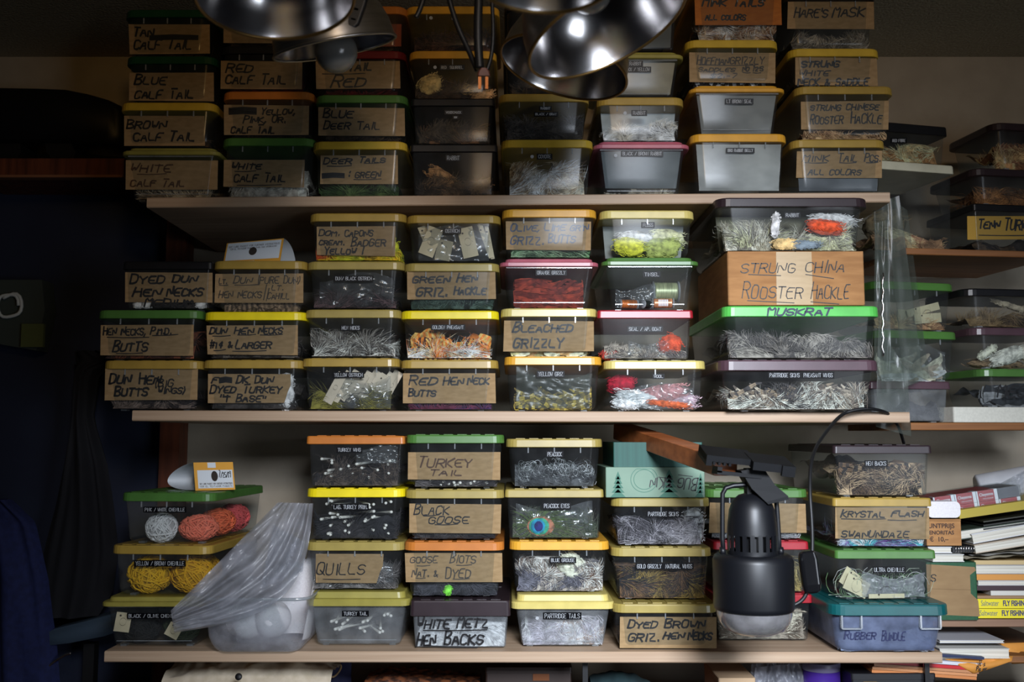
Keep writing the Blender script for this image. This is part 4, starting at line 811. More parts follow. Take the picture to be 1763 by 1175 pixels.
fi = lambda px, py: f2(2*1160 - px, 2*833 - py)
write(mb, 'BUG', 1120, 823, 1155, 842, fi, 1.6, 2); write(mb, 'SKIN', 1165, 823, 1203, 842, fi, 1.6, 2)
ribbon(mb, [Vector((1134,822)), Vector((1158,825))], 1.3, f2, 2); ribbon(mb, [Vector((1168,818)), Vector((1192,821))], 1.3, f2, 2)
mb.build('printed_lid', [MINT, TREEC, INK], t)
a, b = at(1056, 762, 1.936), at(1209, 762, 1.936)
mb = MB(); mb.rings([rrect(b.x - a.x, .226, .002, z, 3, ((a.x+b.x)/2) - Mx.translation.x, .12) for z in (H + .0002, a.z - Mx.translation.z)], 0); mb.build('box_base', TEALC, t)
GTOP = a.z
# wooden arm and black clip lamp
LY = 1.64
P0, P1 = at(1072, 748, 2.12), at(1242, 800, LY + .03)
P0.z = max(P0.z, GTOP + .022); d = (P1 - P0).normalized()
sd_ = Vector((0,0,1)).cross(d).normalized(); up_ = d.cross(sd_)
mb = MB(); sec = [(-.019,-.0165),(.019,-.0165),(.0205,-.015),(.0205,.015),(.019,.0165),(-.019,.0165),(-.0205,.015),(-.0205,-.015)]
P1e = P1 + d*.016
mb.rings([[p + sd_*x + up_*y for x, y in sec] for p in (P0, P1e)], 0)
o = recenter(mb.build('wooden_bar', mat('orange_brown_wood', (170,98,52), .45, (140,76,38), scale=(8,40,60), detail=4))); tag(o, 'orange-brown wooden bar resting on the green card box, holding the black clip lamp', 'wooden bar')
cL = at(1297, 1000, LY); k = pm(1, LY, 1000)
t = thing('clip_lamp', 'black clip-on spot lamp with slotted bell, clamped to the wooden bar', 'lamp', cL)
zz = lambda py: -(py - 1000)*k
Mz = None
mb = MB(); mb.lathe([(.030*0+40*k, zz(955)), (60*k, zz(954)), (66*k, zz(958)), (68.5*k, zz(966)), (68.5*k, zz(1040)), (67*k, zz(1047)), (65*k, zz(1049)), (64*k, zz(1044)), (63*k, zz(980))], None, 0, 48, True, False); mb.build('lamp_head', BLACKP, t)
mb = MB(); mb.lathe([(64*k, zz(1043)), (63.5*k, zz(1056)), (60*k, zz(1068)), (52*k, zz(1080)), (36*k, zz(1088)), (12*k, zz(1091))], None, 0, 48, False, True); mb.build('diffuser_glass', clear('milky_lamp_glass', haze=.45, rough=.14, hazecol=(215,212,216), base=.3), t)
mb = MB(); mb.lathe([(22*k, zz(985)), (26*k, zz(1040)), (36*k, zz(1052)), (34*k, zz(1066)), (16*k, zz(1074)), (2*k, zz(1076))], None, 0, 24, True, True); mb.build('bulb', OPAL, t)
mb = MB(); mb.lathe([(43*k, zz(922)), (42*k, zz(905)), (39*k, zz(880)), (33*k, zz(864)), (22*k, zz(854)), (8*k, zz(850))], None, 0, 40, False, True); mb.lathe([(43*k, zz(955)), (43*k, zz(948))], None, 0, 40)
for i in range(20):
    a0 = 2*math.pi*i/20; a1 = a0 + math.pi/20*1.1
    mb.rings([[Vector((r_*k*math.cos(a_), r_*k*math.sin(a_), z_)) for a_, r_ in ((a0,43),(a1,43),(a1,41),(a0,41))] for z_ in (zz(955), zz(920))], 0)
mb.lathe([(30*k, zz(955)), (30*k, zz(890))], None, 0, 24); mb.build('slotted_bell', BLACKP, t)
mb = MB()
pts = [(-50,958),(-52,930),(-51,880),(-50,852),(-44,842),(-30,838),(0,836),(25,838),(38,842),(42,852),(44,880),(46,930),(46,958)]
mb.tube([Vector((x*k, 0, zz(y))) for x, y in pts], 4.2*k, 0, 10); mb.build('yoke', BLACKP, t)
mb = MB()
for s in (-50, 46): mb.lathe([(7*k, -.004), (7*k, .004)], Matrix.Translation((s*k + (-.002 if s < 0 else .002), 0, zz(950))) @ Matrix.Rotation(R(90), 4, 'Y'), 0, 16, True, True)
mb.build('pivot_knob', BLACKP, t)
# clamp: two jaws on the bar with a grip plate
mb = MB()
def plate(pts, y0, y1, m=0): mb.rings([[Vector(((x - 1297)*k, y, zz(py))) for x, py in pts] for y in (y0, y1)], m)
def jaw(x0, ya, x1, yb, th, y0, y1, n=1):
    for i in range(n): plate([(x0, ya), (x1, yb), (x1, yb + th), (x0, ya + th)], y0, y1)
Mj = Matrix.Rotation(R(-3), 4, 'Y')
zt_ = P1.z - cL.z + .0175
def cj(x0, x1, y0, y1, z0, z1): mb.box((x0-1297)*k, (x1-1297)*k, y0, y1, z0, z1, 0, Matrix.Rotation(R(6), 4, 'Y'))
zc_ = zz(790)
def cp_(x0, x1, y0, y1, z0, z1): mb.box((x0-1297)*k, (x1-1297)*k, y0, y1, z0, z1, 0, Matrix.Translation((0, 0, zz(793))) @ Matrix.Rotation(R(6), 4, 'Y') @ Matrix.Rotation(R(12), 4, 'X'))
cp_(1214, 1300, -.030, .045, -.004, .006); cp_(1290, 1360, -.050, .020, -.006, .007); cp_(1338, 1360, -.056, -.048, -.010, .007); cp_(1214, 1224, -.034, .045, -.010, .007)
for i in range(4): cp_(1226 + i*9, 1230 + i*9, -.033, .03, -.008, -.003)
mb.build('clamp_upper_jaw', BLACKC, t)
mb = MB(); zc2 = zz(838)
cj(1214, 1290, -.026, .026, zc2 + .012, zc2 + .018); cj(1214, 1222, -.026, .026, zc2 + .015, zc2 + .024)
mb.box(-10*k, 14*k, -.012, .012, zz(858), zz(808)); mb.build('clamp_lower_jaw', BLACKC, t)
mb = MB()
mb.rings([[Vector((x*k, y, zz(py))) for x, py, y in q] for q in ([(-22,812,-.02),(16,806,-.02),(16,806,.02),(-22,812,.02)], [(-6,842,-.028),(34,836,-.028),(34,836,.018),(-6,842,.018)], [(16,864,-.034),(54,854,-.034),(54,854,.014),(16,864,.014)], [(20,868,-.034),(54,860,-.034),(54,860,.014),(20,868,.014)])], 0)
mb.build('grip_lever', BLACKC, t)
mb = MB(); mb.tube([Vector((-8*k, -.005, zz(856))), Vector((-4*k, -.012, zz(842))), Vector((6*k, -.016, zz(826))), Vector((10*k, -.016, zz(812)))], 3*k, 0, 8); mb.build('clamp_spring', mat('dark_metal', (40,38,38), .5), t)
# lamp flex with in-line switch
pts = [(1556,763,2.02),(1548,735,1.96),(1532,712,1.90),(1500,703,1.872),(1470,706,1.868),(1448,714,1.866),(1425,740,1.80),(1404,770,1.74),(1395,800,1.70),(1394,850,1.67),(1398,900,1.66),(1399,945,1.655),(1396,985,1.65),(1392,1015,1.65),(1382,1035,1.65),(1364,1044,1.65)]
def smooth(P, n=3):
    P = [Vector(p) for p in P]
    for _ in range(n):
        P = chaikin(P)
    return P
mb = MB(); mb.tube(smooth([at(*p) for p in pts]), .0032, 0, 8); root = recenter(mb.build('lamp_flex', BLACKR)); tag(root, 'black flex running down from the middle shelf to the clip lamp, with switch', 'cable')
c = at(1394, 985, 1.645); mb = MB()
Msw = Matrix.Translation(c - root.location) @ Matrix.Rotation(R(-6), 4, 'Y')
mb.rings([[Msw @ p for p in rrect(.030*s, .017*s2, .006*s2, z)] for z, s, s2 in ((-.034,.5,.6),(-.031,.85,.9),(-.020,1,1),(.020,1,1),(.031,.85,.9),(.034,.5,.6))], 0); mb.build('inline_switch', mat('glossy_black_plastic', (16,16,18), .12), root)
# ---------------------------------------------------------------- white foam tub, with its plastic bag
a, b = at(347, 1030, 1.862), at(530, 1030, 1.862); zb = SHELF_Z['low'](a.x) + .0005; W = b.x - a.x; H = a.z - zb
t = thing('open_tub', 'open frosted plastic tub of white foam balls on the lowest shelf', 'tub', ((a.x+b.x)/2, 1.862 + .14, zb))
mb = MB(); D = .28; rs = []
for z in (H, H*.6, .03): rs.append(rrect(W - .018*(1 - z/H), D - .018*(1 - z/H), .026, z))
for q in (25, 50, 70, 90): rs.append(rrect(W - .018 - .044*(1-math.cos(R(q))), D - .018 - .044*(1-math.cos(R(q))), max(.026 - .012*(1-math.cos(R(q))), .01), .03 - .03*math.sin(R(q))))
mb.rings(rs[::-1], 0, True, False, True); mb.build('tub_wall', FROST, t)
mb = MB(); rs = [rrect(W, D, .027, H - .006), rrect(W + .006, D + .006, .029, H - .005), rrect(W + .006, D + .006, .029, H), rrect(W, D, .027, H), rrect(W - .002, D - .002, .026, H - .006)]
mb.rings(rs, 0, False, False, True); mb.build('tub_rim', RIB, t)
FOAM = mat('white_foam', (232,228,228), .8, (222,216,218), scale=(300,300,300), bump=.25)
F = BoxInfo(); F.M = frame_of(t); TX = t.location.x
def foam(px, py, Y, rpx, lb, zmin=True):
    c = at(px, py, Y); r = pm(rpx, Y, py); mb = MB(); mb.blob((0,0,0), (r, r, r), nseed(), .01, 2, 0, 28, 18)
    o = mb.build('foam_ball', FOAM); o.location = (c.x, c.y, max(c.z, zb + .003 + r)); tag(o, lb, 'foam ball')
foam(428, 1070, 1.93, 29, 'white foam ball under the plastic bag in the frosted tub')
foam(470, 1066, 1.92, 31, 'white foam ball in front of the white sheet in the tub')
foam(405, 1080, 2.03, 26, 'rear white foam ball in the frosted tub')
mb = MB()   # rolled white foam sheet standing in the tub
p0 = at(500, 1005, 1.95)
def roll(u, v):
    an = R(-30 + 250*u); r = .040 + .004*math.sin(u*9); z = zb + .008 + v*(.185 if u < .5 else .15)*(1 - .25*abs(u-.4)); return Vector((p0.x - .012 + r*math.cos(an)*1.0 + .03*v, p0.y + .035 + r*1.2*math.sin(an), z))
mb.grid(roll, 26, 12, 0); mb.grid(lambda u, v: roll(1-u, v)*1.0 + Vector((0, .0022, 0)), 26, 12, 0)
o = recenter(mb.build('foam_sheet', FOAM)); tag(o, 'rolled white foam sheet standing in the frosted tub', 'foam sheet')
mb = MB()
q = [(399,1030),(470,1030),(505,1110),(408,1106)]
def pad(u, v):
    x = (1-v)*((1-u)*q[0][0] + u*q[1][0]) + v*((1-u)*q[3][0] + u*q[2][0]); y = (1-v)*((1-u)*q[0][1] + u*q[1][1]) + v*((1-u)*q[3][1] + u*q[2][1])
    p = at(x, y, 1.886); p.z = max(p.z, zb + .006); return p
mb.grid(lambda u, v: pad(u, v) + Vector((0, .004*noise.noise(Vector((u*4, v*4, 3))), 0)), 14, 12, 0)
o = recenter(mb.build('inner_bag', FILM)); tag(o, 'clear bag wrapping the foam balls inside the tub', 'bag')
# big crumpled bag draped from the wall side over the tub
def quadsheet(name, label, q, m, nx=40, ny=30, amp=.012, fr=5, back=None, cat='bag', bulge=0.0, seed=1, belly=(0,0)):
    mb = MB()
    def fn(u, v, s=0):
        w4 = ((1-u)*(1-v), u*(1-v), u*v, (1-u)*v); x = sum(w*c[0] for w, c in zip(w4, q)); y = sum(w*c[1] for w, c in zip(w4, q)); Y = sum(w*c[2] for w, c in zip(w4, q))
        x += belly[0]*u*math.sin(math.pi*v); y += belly[1]*u*math.sin(math.pi*v)
        fold = abs(noise.noise(Vector((u*fr*1.6 + v*2, (v - u*.6)*fr*.5, seed)))) + .4*noise.noise(Vector((u*fr*3, v*fr*2, seed + 4)))
        Y += amp*fold*1.5 - bulge*math.sin(math.pi*u)*math.sin(math.pi*v)*(1 if s == 0 else -.4)
        return at(x, y, Y)
    mb.grid(fn, nx, ny, 0)
    if back: mb.grid(lambda u, v: fn(1-u, v, 1) + Vector((0, back, 0)), nx, ny, 0)
    o = recenter(mb.build(name, m)); tag(o, label, cat); return o
quadsheet('plastic_bag', 'large crumpled clear plastic bag spilling over the frosted tub', [(478,866,1.895),(537,868,1.895),(300,1090,1.835),(294,1052,1.83)], FILMG, 50, 60, .020, 3.2, .012, bulge=.03, seed=3, belly=(66,50))
quadsheet('plastic_bag', 'crumpled clear bag end beside the torn QUILLS label', [(470,905,1.89),(527,935,1.90),(520,985,1.885),(448,1015,1.86)], FILMG, 30, 24, .022, 4, .008, bulge=.012, seed=9)
# ---------------------------------------------------------------- clear sleeves hanging at the shelf ends
for i, (q, lb) in enumerate([([(1503,352,1.97),(1548,337,1.97),(1590,655,1.99),(1518,680,1.96)], 'widest clear sleeve hanging from the upper shelf end'),
        ([(1524,335,2.0),(1562,362,2.02),(1600,652,2.06),(1556,668,2.0)], 'rear clear sleeve hanging nearest the green-lidded boxes'),
        ([(1512,560,1.94),(1562,640,1.95),(1569,752,1.95),(1508,735,1.93)], 'lowest clear sleeve reaching below the middle shelf end'),
        ([(1506,385,1.945),(1530,378,1.95),(1534,640,1.95),(1505,630,1.94)], 'narrow clear sleeve beside the MUSKRAT box')]):
    quadsheet('clear_sleeve', lb, q, SLEEVE, 12, 20, .006, 1.6, None, 'bag', seed=20 + i)
mb = MB(); mb.tube([at(1520 + 1.5*math.sin(j*1.9), 470 + j*8, 1.935) for j in range(19)], [.0012 + .0012*((j*7) % 3)/2 for j in range(19)], 0, 6)
o = recenter(mb.build('zip_strip', CHROME)); tag(o, 'silvery crinkled strip hanging between the clear sleeves', 'strip')
# ---------------------------------------------------------------- dome lamps hanging from the ceiling
def dome(px, py, semi, ang, kk, Y, label, bulb=None, prof=None, rim=BLACKR, name='dome_lamp', warm=True, out=CHROMEO):
    d = ray(px, py).normalized(); rt = d.cross(Vector((0,0,1))).normalized(); upv = rt.cross(d).normalized()
    c = at(px, py, Y); r = semi * (c - CAM).dot(Vector((0, cp, sp))) / FPX
    mj = rt*math.cos(R(ang)) - upv*math.sin(R(ang))        # ang: image angle of the long axis, clockwise down
    mn = rt*math.sin(R(-ang)) - upv*math.cos(R(-ang))
    nrm = (-d*kk + mn*math.sqrt(1 - kk*kk)).normalized()
    zax = -nrm; xax = mj.normalized(); yax = zax.cross(xax)
    Mx = Matrix((xax, yax, zax)).transposed().to_4x4()
    root = thing(name, label, 'lamp', c, 0, 'hanging dome lamps'); root.rotation_euler = Mx.to_euler()
    P = prof or [(1.0, 0), (.985, .06), (.95, .30), (.86, .55), (.66, .80), (.42, .95), (.28, 1.0)]
    mb = MB(); mb.lathe([(a*r*.985, b*r + .001) for a, b in P], None, 0, 56); mb.build('inner_reflector', CHROME, root)
    mb = MB(); mb.lathe([(a*r + .0005, b*r) for a, b in P] + [(.26*r, 1.0*r), (.25*r, 1.35*r)], None, 0, 56, False, True); mb.build('outer_shell', out, root)
    mb = MB(); mb.rings([[Vector(((r + .0022*math.cos(t_))*math.cos(p_), (r + .0022*math.cos(t_))*math.sin(p_), .0022*math.sin(t_))) for t_ in [k*math.pi/4 for k in range(8)]] for p_ in [2*math.pi*i/56 for i in range(57)]], 0, False, False, True); mb.build('rolled_rim', CHROMEO if rim is None else rim, root)
    mb = MB(); mb.lathe([(.20*r, 1.0*r), (.24*r, 1.36*r), (.22*r, 1.75*r), (.12*r, 1.85*r)], None, 0, 24, True, True); mb.build('socket', BLACKR, root)
    if bulb:
        br, bz = bulb; mb = MB(); mb.lathe([(br*math.sin(t_), bz - br*math.cos(t_)) for t_ in [.02 + i*(math.pi*.85)/14 for i in range(15)]] + [(.014, max(.95*r, bz + br + .01))], None, 0, 28, True, True); mb.build('bulb', BULBM, root)
    top = frame_of(root) @ Vector((0, 0, 1.84*r)); mb = MB(); inv = frame_of(root).inverted()
    P_ = smooth([top, top + zax*.06, Vector((top.x + zax.x*.08, top.y + zax.y*.08, top.z + (CEIL - top.z)*.5)), Vector((top.x + zax.x*.08, top.y + zax.y*.08, CEIL - .001))], 2)
    mb.tube([inv @ p for p in P_], .0035, 0, 8); mb.build('cord', BLACKR, root)
    return root
BRASS = mat('amber_rim', (120,92,50), .4, metal=.8)
dome(474, -3, 134, -4, .53, 1.10, 'polished dome lamp in front of the RED CALF TAIL stack, opening towards the room', rim=BRASS)
dome(577, 82, 106, -14, .14, 1.46, 'dome lamp with a white globe bulb showing below its rim', bulb=(.0325, -.006), rim=None)
dome(935, -44, 128, 3, .52, 0.95, 'dome lamp cut by the top edge, beside the brightest dome', rim=BRASS)
dome(1046, 52, 146, -25, .40, 1.25, 'bright polished dome lamp tilted up in front of the dull dome', bulb=(.030, .06), rim=BRASS)
dome(970, 118, 112, 17, .42, 1.54, 'dull steel dome lamp behind the bright tilted dome', bulb=(.030, .045), rim=BRASS)
# loose cords, a clip and a plug among the lamps
def cord(name, pts, r, m, lb, cat='cable'):
    mb = MB(); P = [at(*p) for p in pts]; P.insert(0, Vector((P[0].x, P[0].y, CEIL - .001))); mb.tube(smooth(P, 2), r, 0, 8)
    o = mb.build(name, m); recenter(o); return tag(o, lb, cat)
cord('black_cable', [(825,-20,1.42),(822,60,1.42),(826,118,1.42)], .0065, BLACKR, 'thick black cord hanging straight down to the copper plug')
cord('black_cable', [(768,-20,1.44),(785,40,1.44),(806,85,1.44),(822,122,1.43)], .004, BLACKR, 'black cord slanting down to the copper plug')
cord('black_cable', [(735,-20,1.46),(722,20,1.46),(716,30,1.46)], .004, BLACKR, 'short black cord end slanting towards the globe lamp')
cord('black_cable', [(846,-20,1.43),(850,60,1.43),(846,100,1.43),(838,122,1.43)], .003, BLACKR, 'thin black cord curving beside the dull dome')
c = at(833, 132, 1.42); t = thing('power_plug', 'worn copper-coloured plug hanging at the ends of the black cords', 'plug', c); k = pm(1, 1.42, 130)
mb = MB(); mb.rings([rrect(22*k*s, 10*k, 3*k, z*k) for z, s in ((14,.5),(8,.9),(2,1.0),(0,1.0))], 0); mb.build('plug_body', mat('red_brown_plastic', (90,46,36), .5), t)
for sx in (-7, 5): mb = MB(); mb.box((sx-2.5)*k, (sx+2.5)*k, -.001, .001, -22*k, 0); mb.build('prong', COPPER, t)
c = at(612, 26, 1.38); k = pm(1, 1.38, 26)
t = thing('cord_clip', 'small silver clip on black grip above the globe bulb lamp', 'clip', c)
t.rotation_euler = (0, R(14), 0)
mb = MB(); mb.box(-5*k, 5*k, -.004, -.002, -12*k, 10*k); mb.box(-4*k, 4*k, -.006, -.0035, -12*k, -9*k); mb.box(-4*k, 4*k, -.006, -.0035, 6*k, 10*k); mb.build('metal_tab', CHROME, t)
mb = MB(); mb.rings([rrect(26*k*s, .012, .003, z*k) for z, s in ((-22,.5),(-16,.8),(20,1.0),(60,1.0))], 0); mb.tube([Vector((0,0,60*k)), Vector((.01,0,CEIL - c.z - .001))], .004, 0, 8); mb.build('clip_grip', BLACKR, t)
# ---------------------------------------------------------------- the shelves at the right
def board(name, px0, px1, py, th_px, Y, yaw, m, label, depth, py1=None):
    """shelf board whose front top edge runs through px0,py; top height constant"""
    a = at(px0, py, Y); th = pm(th_px, Y, py); L = (px1 - px0) * Y / FPX
    mb = MB(); k = .0015; sec = [(0, k), (k, 0), (depth, 0), (depth, th), (k, th), (0, th - k)]
    mb.rings([[Vector((x, y, z)) for y, z in sec] for x in (0, L)], 0)
    o = mb.build(name, m); o.location = (a.x, a.y, a.z - th); o.rotation_euler = (0, 0, R(yaw)); tag(o, label, 'shelf')
    return a.z
YR = 2.02
z1 = board('side_shelf', 1560, 1840, 427, 11, YR, 8, BROWNW, 'brown side shelf under the TENN TURKEY box and white-lidded box', .27)
z2 = board('side_shelf', 1568, 1840, 728, 13, YR, 8, BROWNW, 'brown side shelf carrying green-lidded boxes and the white slab', .27)
GR = 'boxes on the side shelves'
def rstack(z, Y): ST['z'] = z + .0005; ST['Y'] = Y
SKINS = [(196,160,116),(150,116,84),(120,90,66)]
rstack(z1, 2.065)
box(1492, 1652, 279, 'cream', 'clear box with cream lid holding pale skins, on the brown side shelf', 'under cream lid', yaw=14, deep=.19, style='d', group=GR, lidh=.020, cont=[('lumps',[(.0,-.05,.030,.045,.010,.022,.3,(206,176,140),'folded pale skin'),(.055,-.05,.024,.05,.012,.012,.35,(150,112,86),'brown strip of skin'),(-.03,-.03,.07,.05,.02,.03,-.2,(110,94,70),'olive-brown skin')]),('fur',.25,SKINS,150,.02)])
box(1488, 1640, 212, 'black', 'clear box with black lid of tan feathers, on the cream-lidded box', 'under black lid on cream-lidded box', yaw=14, deep=.18, style='d', group=GR, lidh=.022, dy=[('RED FIBRE',1533,238,1561,247)], cont=[('fur',.7,[(196,164,120),(216,190,150),(150,112,70)],400,.05,'tan skins'),])
rstack(z1, 2.085)
box(1669, 1836, 352, 'black', 'clear box with dark lid and yellowed card label TENN TURKEY', 'TENN TURKEY', (1667,372,1800,413), [('TENN',1686,379,1724,393,2.6),('TURKEY',1731,378,1790,396,2.6)], [(1686,405,1790,405)], yaw=9, deep=.18, style='d', group=GR, labm=mat('yellowed_card', (190,150,62), .85), cont=[('fur',.3,DARKB,80,.02)])
box(1669, 1836, 291, 'brown', 'clear box with dark brown lid, on the TENN TURKEY box', 'on TENN TURKEY', yaw=9, deep=.18, style='c', group=GR, ribs=False, cont=[('fur',.55,[(150,104,60),(96,66,42),(60,44,34)],300,.06,'tawny brown skins','skins',1.0,.1)])
box(1704, 1868, 213, 'brown', 'clear box with brown lid of tan skins, topmost above the TENN TURKEY box', 'topmost above TENN TURKEY', yaw=9, deep=.18, style='c', group=GR, ribs=False, cont=[('fur',.75,[(186,140,94),(206,166,120),(120,82,56)],500,.04,'tan skins','skins'),('lumps',[(.02,-.05,.04,.07,.02,.018,-.15,(196,156,108),'folded tan skin')])])
rstack(z2, 2.05)
box(1494, 1642, 656, 'plum', 'grey clear box with plum lid, lowest behind the hanging sleeves', 'with plum lid on the side shelf', yaw=8, deep=.19, style='d', group=GR, body=HAZY, cont=[('fur',.6,[(70,70,72),(54,54,58)],150,.02,'grey filling')])
box(1505, 1661, 569, 'green', 'clear box with green lid of pale feathers, between plum-lidded and green-lidded boxes', 'with the lower green lid, side shelf', yaw=14, deep=.18, style='a', group=GR, cont=[('feath',.5,[(214,204,184),(196,182,158),(150,136,116)],30,.11,'long pale feathers',False,.009),('bag',.85,FILM,'clear bag of feathers')])
box(1498, 1655, 485, 'green', 'clear box with green lid of folded pale cards, topmost behind the hanging sleeves', 'with the upper green lid, side shelf', yaw=14, deep=.18, style='a', group=GR, cont=[('cards',[(.03,.046,.08,.016,-.25,0,.012),(.01,.034,.07,.022,.05,0,.02),(.04,.028,.07,.02,-.1,.1,.01)],(206,190,160),'folded pale card'),('fur',.3,SKINS,200,.03)])
rstack(z2, 2.045)
FOAMW = mat('white_foam_board', (216,214,202), .8, (206,204,192), scale=(200,200,200), bump=.1)
a, b = at(1642, 701, 2.035), at(1800, 729, 2.035)
mb = MB(); L = b.x - a.x; hh = a.z - z2 - .0006
mb.rings([rrect(L, .19, .003, 0, 3, L/2, .095), rrect(L + .002, .192, .004, .001, 3, L/2, .095), rrect(L + .002, .192, .004, hh - .001, 3, L/2, .095), rrect(L, .19, .003, hh, 3, L/2, .095)], 0)
o = mb.build('foam_slab', FOAMW); o.location = (a.x, 2.035, z2 + .0006); o.rotation_euler = (0, 0, R(8)); tag(o, 'long white foam slab on the side shelf under the MES box', 'foam slab')
rstack(z2 + hh + .001, 2.06)
box(1683, 1852, 635, 'green', 'clear box with green lid lettered MES, on the white foam slab', 'MES', None, [('MES',1718,664,1770,684,2.6)], yaw=8, deep=.17, style='c', group=GR, ribs=False, cont=[('feath',.8,[(60,62,66),(110,112,114),(36,38,42)],50,.08,'grey feathers',False,.011)])
box(1670, 1840, 564, 'plum', 'clear box with plum lid of folded pale strips, on the MES box', 'on MES', yaw=8, deep=.17, style='c', group=GR, ribs=False, cont=[('lumps',[(-.055,-.055,.036,.008,.004,.026,1.0,(206,192,168),'upright pale strip'),(.0,-.05,.030,.05,.010,.016,-.3,(214,200,176),'curved pale strip'),(.045,-.05,.022,.03,.010,.012,.8,(196,180,154),'bent pale strip end'),(-.02,-.03,.014,.06,.02,.012,0,(120,100,76),'brown skin under pale strips')])])
box(1655, 1836, 497, 'black', 'clear box with black lid of brown hair, topmost above the MES box', 'topmost above MES', yaw=8, deep=.17, style='c', group=GR, ribs=False, cont=[('fur',.35,[(120,100,70),(90,72,50),(60,50,40)],400,.05,'brown hair'),('lumps',[(.02,-.055,.046,.05,.006,.006,.25,(150,140,120),'pale strand'),(.06,-.055,.042,.03,.006,.005,-.2,(160,150,130),'pale twig-like strand')])])
# ---------------------------------------------------------------- lower right: books, papers, cigar packs
z3 = board('side_shelf', 1606, 1860, 1067, 13, 2.0, 0, mat('grey_brown_board', (150,116,92), .6, (132,100,78), scale=(4,60,120)), 'grey-brown board under the two yellow magazines', .34)
PAGE = mat('book_pages', (222,218,206), .75, (190,184,170), scale=(4,4,900), detail=1)
def book(label, x0, y0, y1, Y, tilt=0.0, cover=(40,40,44), L=.22, D=.2, name='book', cat='book', z=None, pages=True, spine=None, dx=0.0, yaw=0.0, flex=None, group=None):
    a = at(x0, y1, Y); H = max((at(x0, y0, Y).z - a.z), .0025); z0 = a.z if z is None else z
    t = thing(name, label, cat, (a.x + dx, Y, z0), R(yaw), group); t.rotation_euler = (0, R(-tilt), R(yaw))
    cm = mat('cover_%d_%d_%d' % cover, cover, .45); th = min(.0016, H*.2)
    mb = MB()
    if pages:
        mb.box(0, L, 0, D, 0, th); mb.box(0, L, 0, D, H - th, H); mb.build('cover', cm, t)
        mb = MB(); mb.box(.0015, L - .001, .002, D - .002, th, H - th); mb.build('page_block', PAGE, t)
    else:
        mb.rings([[Vector((x, y, z)) for x, z in ((0, 0), (L, 0), (L, H), (0, H))] for y in (0, D)], 0); o = mb.build('cover', cm, t)
    return t, H, z0
def magazine(label, y0, y1, x0):
    t, H, z0 = book(label, x0, y0, y1, 2.0, 0, (232,214,20), .21, .28, 'magazine', 'magazine', None, False)
    return t, H
def printed(parent, text, x, z, size, m, y=-.0006, bold=.0, italic=.0, sx=1.0, rot=None):
    c = bpy.data.curves.new('printed_text', 'FONT'); c.body = text; c.size = size; c.offset = bold; c.shear = italic; c.extrude = .0001
    o = bpy.data.objects.new('printed_text', c); COL.objects.link(o)
    dg = bpy.context.evaluated_depsgraph_get(); me = bpy.data.meshes.new_from_object(o.evaluated_get(dg)); bpy.data.objects.remove(o)
    r = bpy.data.objects.new('printed_text', me); COL.objects.link(r); me.materials.clear(); me.materials.append(m)
    r.parent = parent; r.matrix_local = Matrix.Translation((x, y, z)) @ (rot or Matrix()) @ Matrix.Rotation(R(90), 4, 'X') @ Matrix.Diagonal((sx, 1, 1, 1)); return r
NAVY = mat('navy_print', (30,40,110), .5); GREYBLUE = mat('grey_blue_print', (120,130,120), .5)
for lb, y0, y1, x0 in (('lower yellow fly fishing magazine on the grey-brown board', 1049, 1065, 1681), ('upper yellow fly fishing magazine, spine to the front', 1032, 1048, 1683)):
    t, H = magazine(lb, y0, y1, x0); printed(t, 'Saltwater', .007, .005, .015, GREYBLUE, sx=.62); printed(t, 'FLY FISHING', .050, .005, .0145, NAVY, bold=.0004, sx=.62)
zs_ = at(1681, 1031.5, 2.0).z
PILE = [('brown folder lying on the yellow magazines', 1680, 1026, 1031, 0, (150,116,80), False), ('white sheets with ragged edges on the brown folder', 1706, 1018, 1026, 0, (206,202,192), False), ('thin dark maroon binder in the paper pile', 1680, 1010, 1018, 0, (52,26,32), False),
 ('grey-white paper sheaf above the maroon binder', 1684, 1001, 1010, -1, (190,188,184), True), ('orange envelope in the middle of the paper pile', 1682, 991, 1001, 0, (206,140,58), False), ('thick grey paper sheaf above the orange envelope', 1680, 975, 991, 0, (170,164,160), True), ('manila folder above the grey paper sheaf', 1678, 968, 975, 1, (196,170,120), False)]
zc = zs_
for lb, x0, y0, y1, tl, cv, pg in PILE:
    H = (y1 - y0)*2.0/FPX; t, H, _ = book(lb, x0, y0, y1, 2.0, 0, cv, .20, .26, 'paper_sheaf' if pg else 'folder', 'papers', zc + .0003, pg); zc += H + .0005
# crumpled sheets
rnd = random.Random(8)
for i, lb in enumerate(('crumpled cream sheet under the thick white book', 'crumpled grey sheet among loose papers', 'curled cream sheet sticking out of the pile', 'loose white sheet lowest of the crumpled ones')):
    x0 = 1664 + i*9; mb = MB(); aa = at(x0, 966 - i*3, 1.995 + .006*i)
    def cr(u, v, i=i): return Vector((aa.x + .17*u, aa.y + .18*v, zc + .003 + i*.0055 + .010*u*(1) + .004*noise.noise(Vector((u*6 + i*3, v*5, i*2.2))) ))
    mb.grid(cr, 24, 12, 0); mb.grid(lambda u, v: cr(1-u, v) - Vector((0, 0, .0006)), 24, 12, 0)
    o = recenter(mb.build('loose_sheet', mat('loose_paper_%d' % (i % 2), ((206,196,172),(186,184,178))[i % 2], .8))); tag(o, lb, 'paper')
zb_ = at(1680, 953, 2.0).z
t = book('thick white paperback leaning up, spine edge worn', 1680, 936, 951, 1.99, 9, (186,170,150), .2, .2, z=zb_)[0]
t = book('thick white book above the worn paperback', 1676, 921, 938, 1.995, 10, (206,206,208), .2, .2, z=zb_ + .0185)[0]
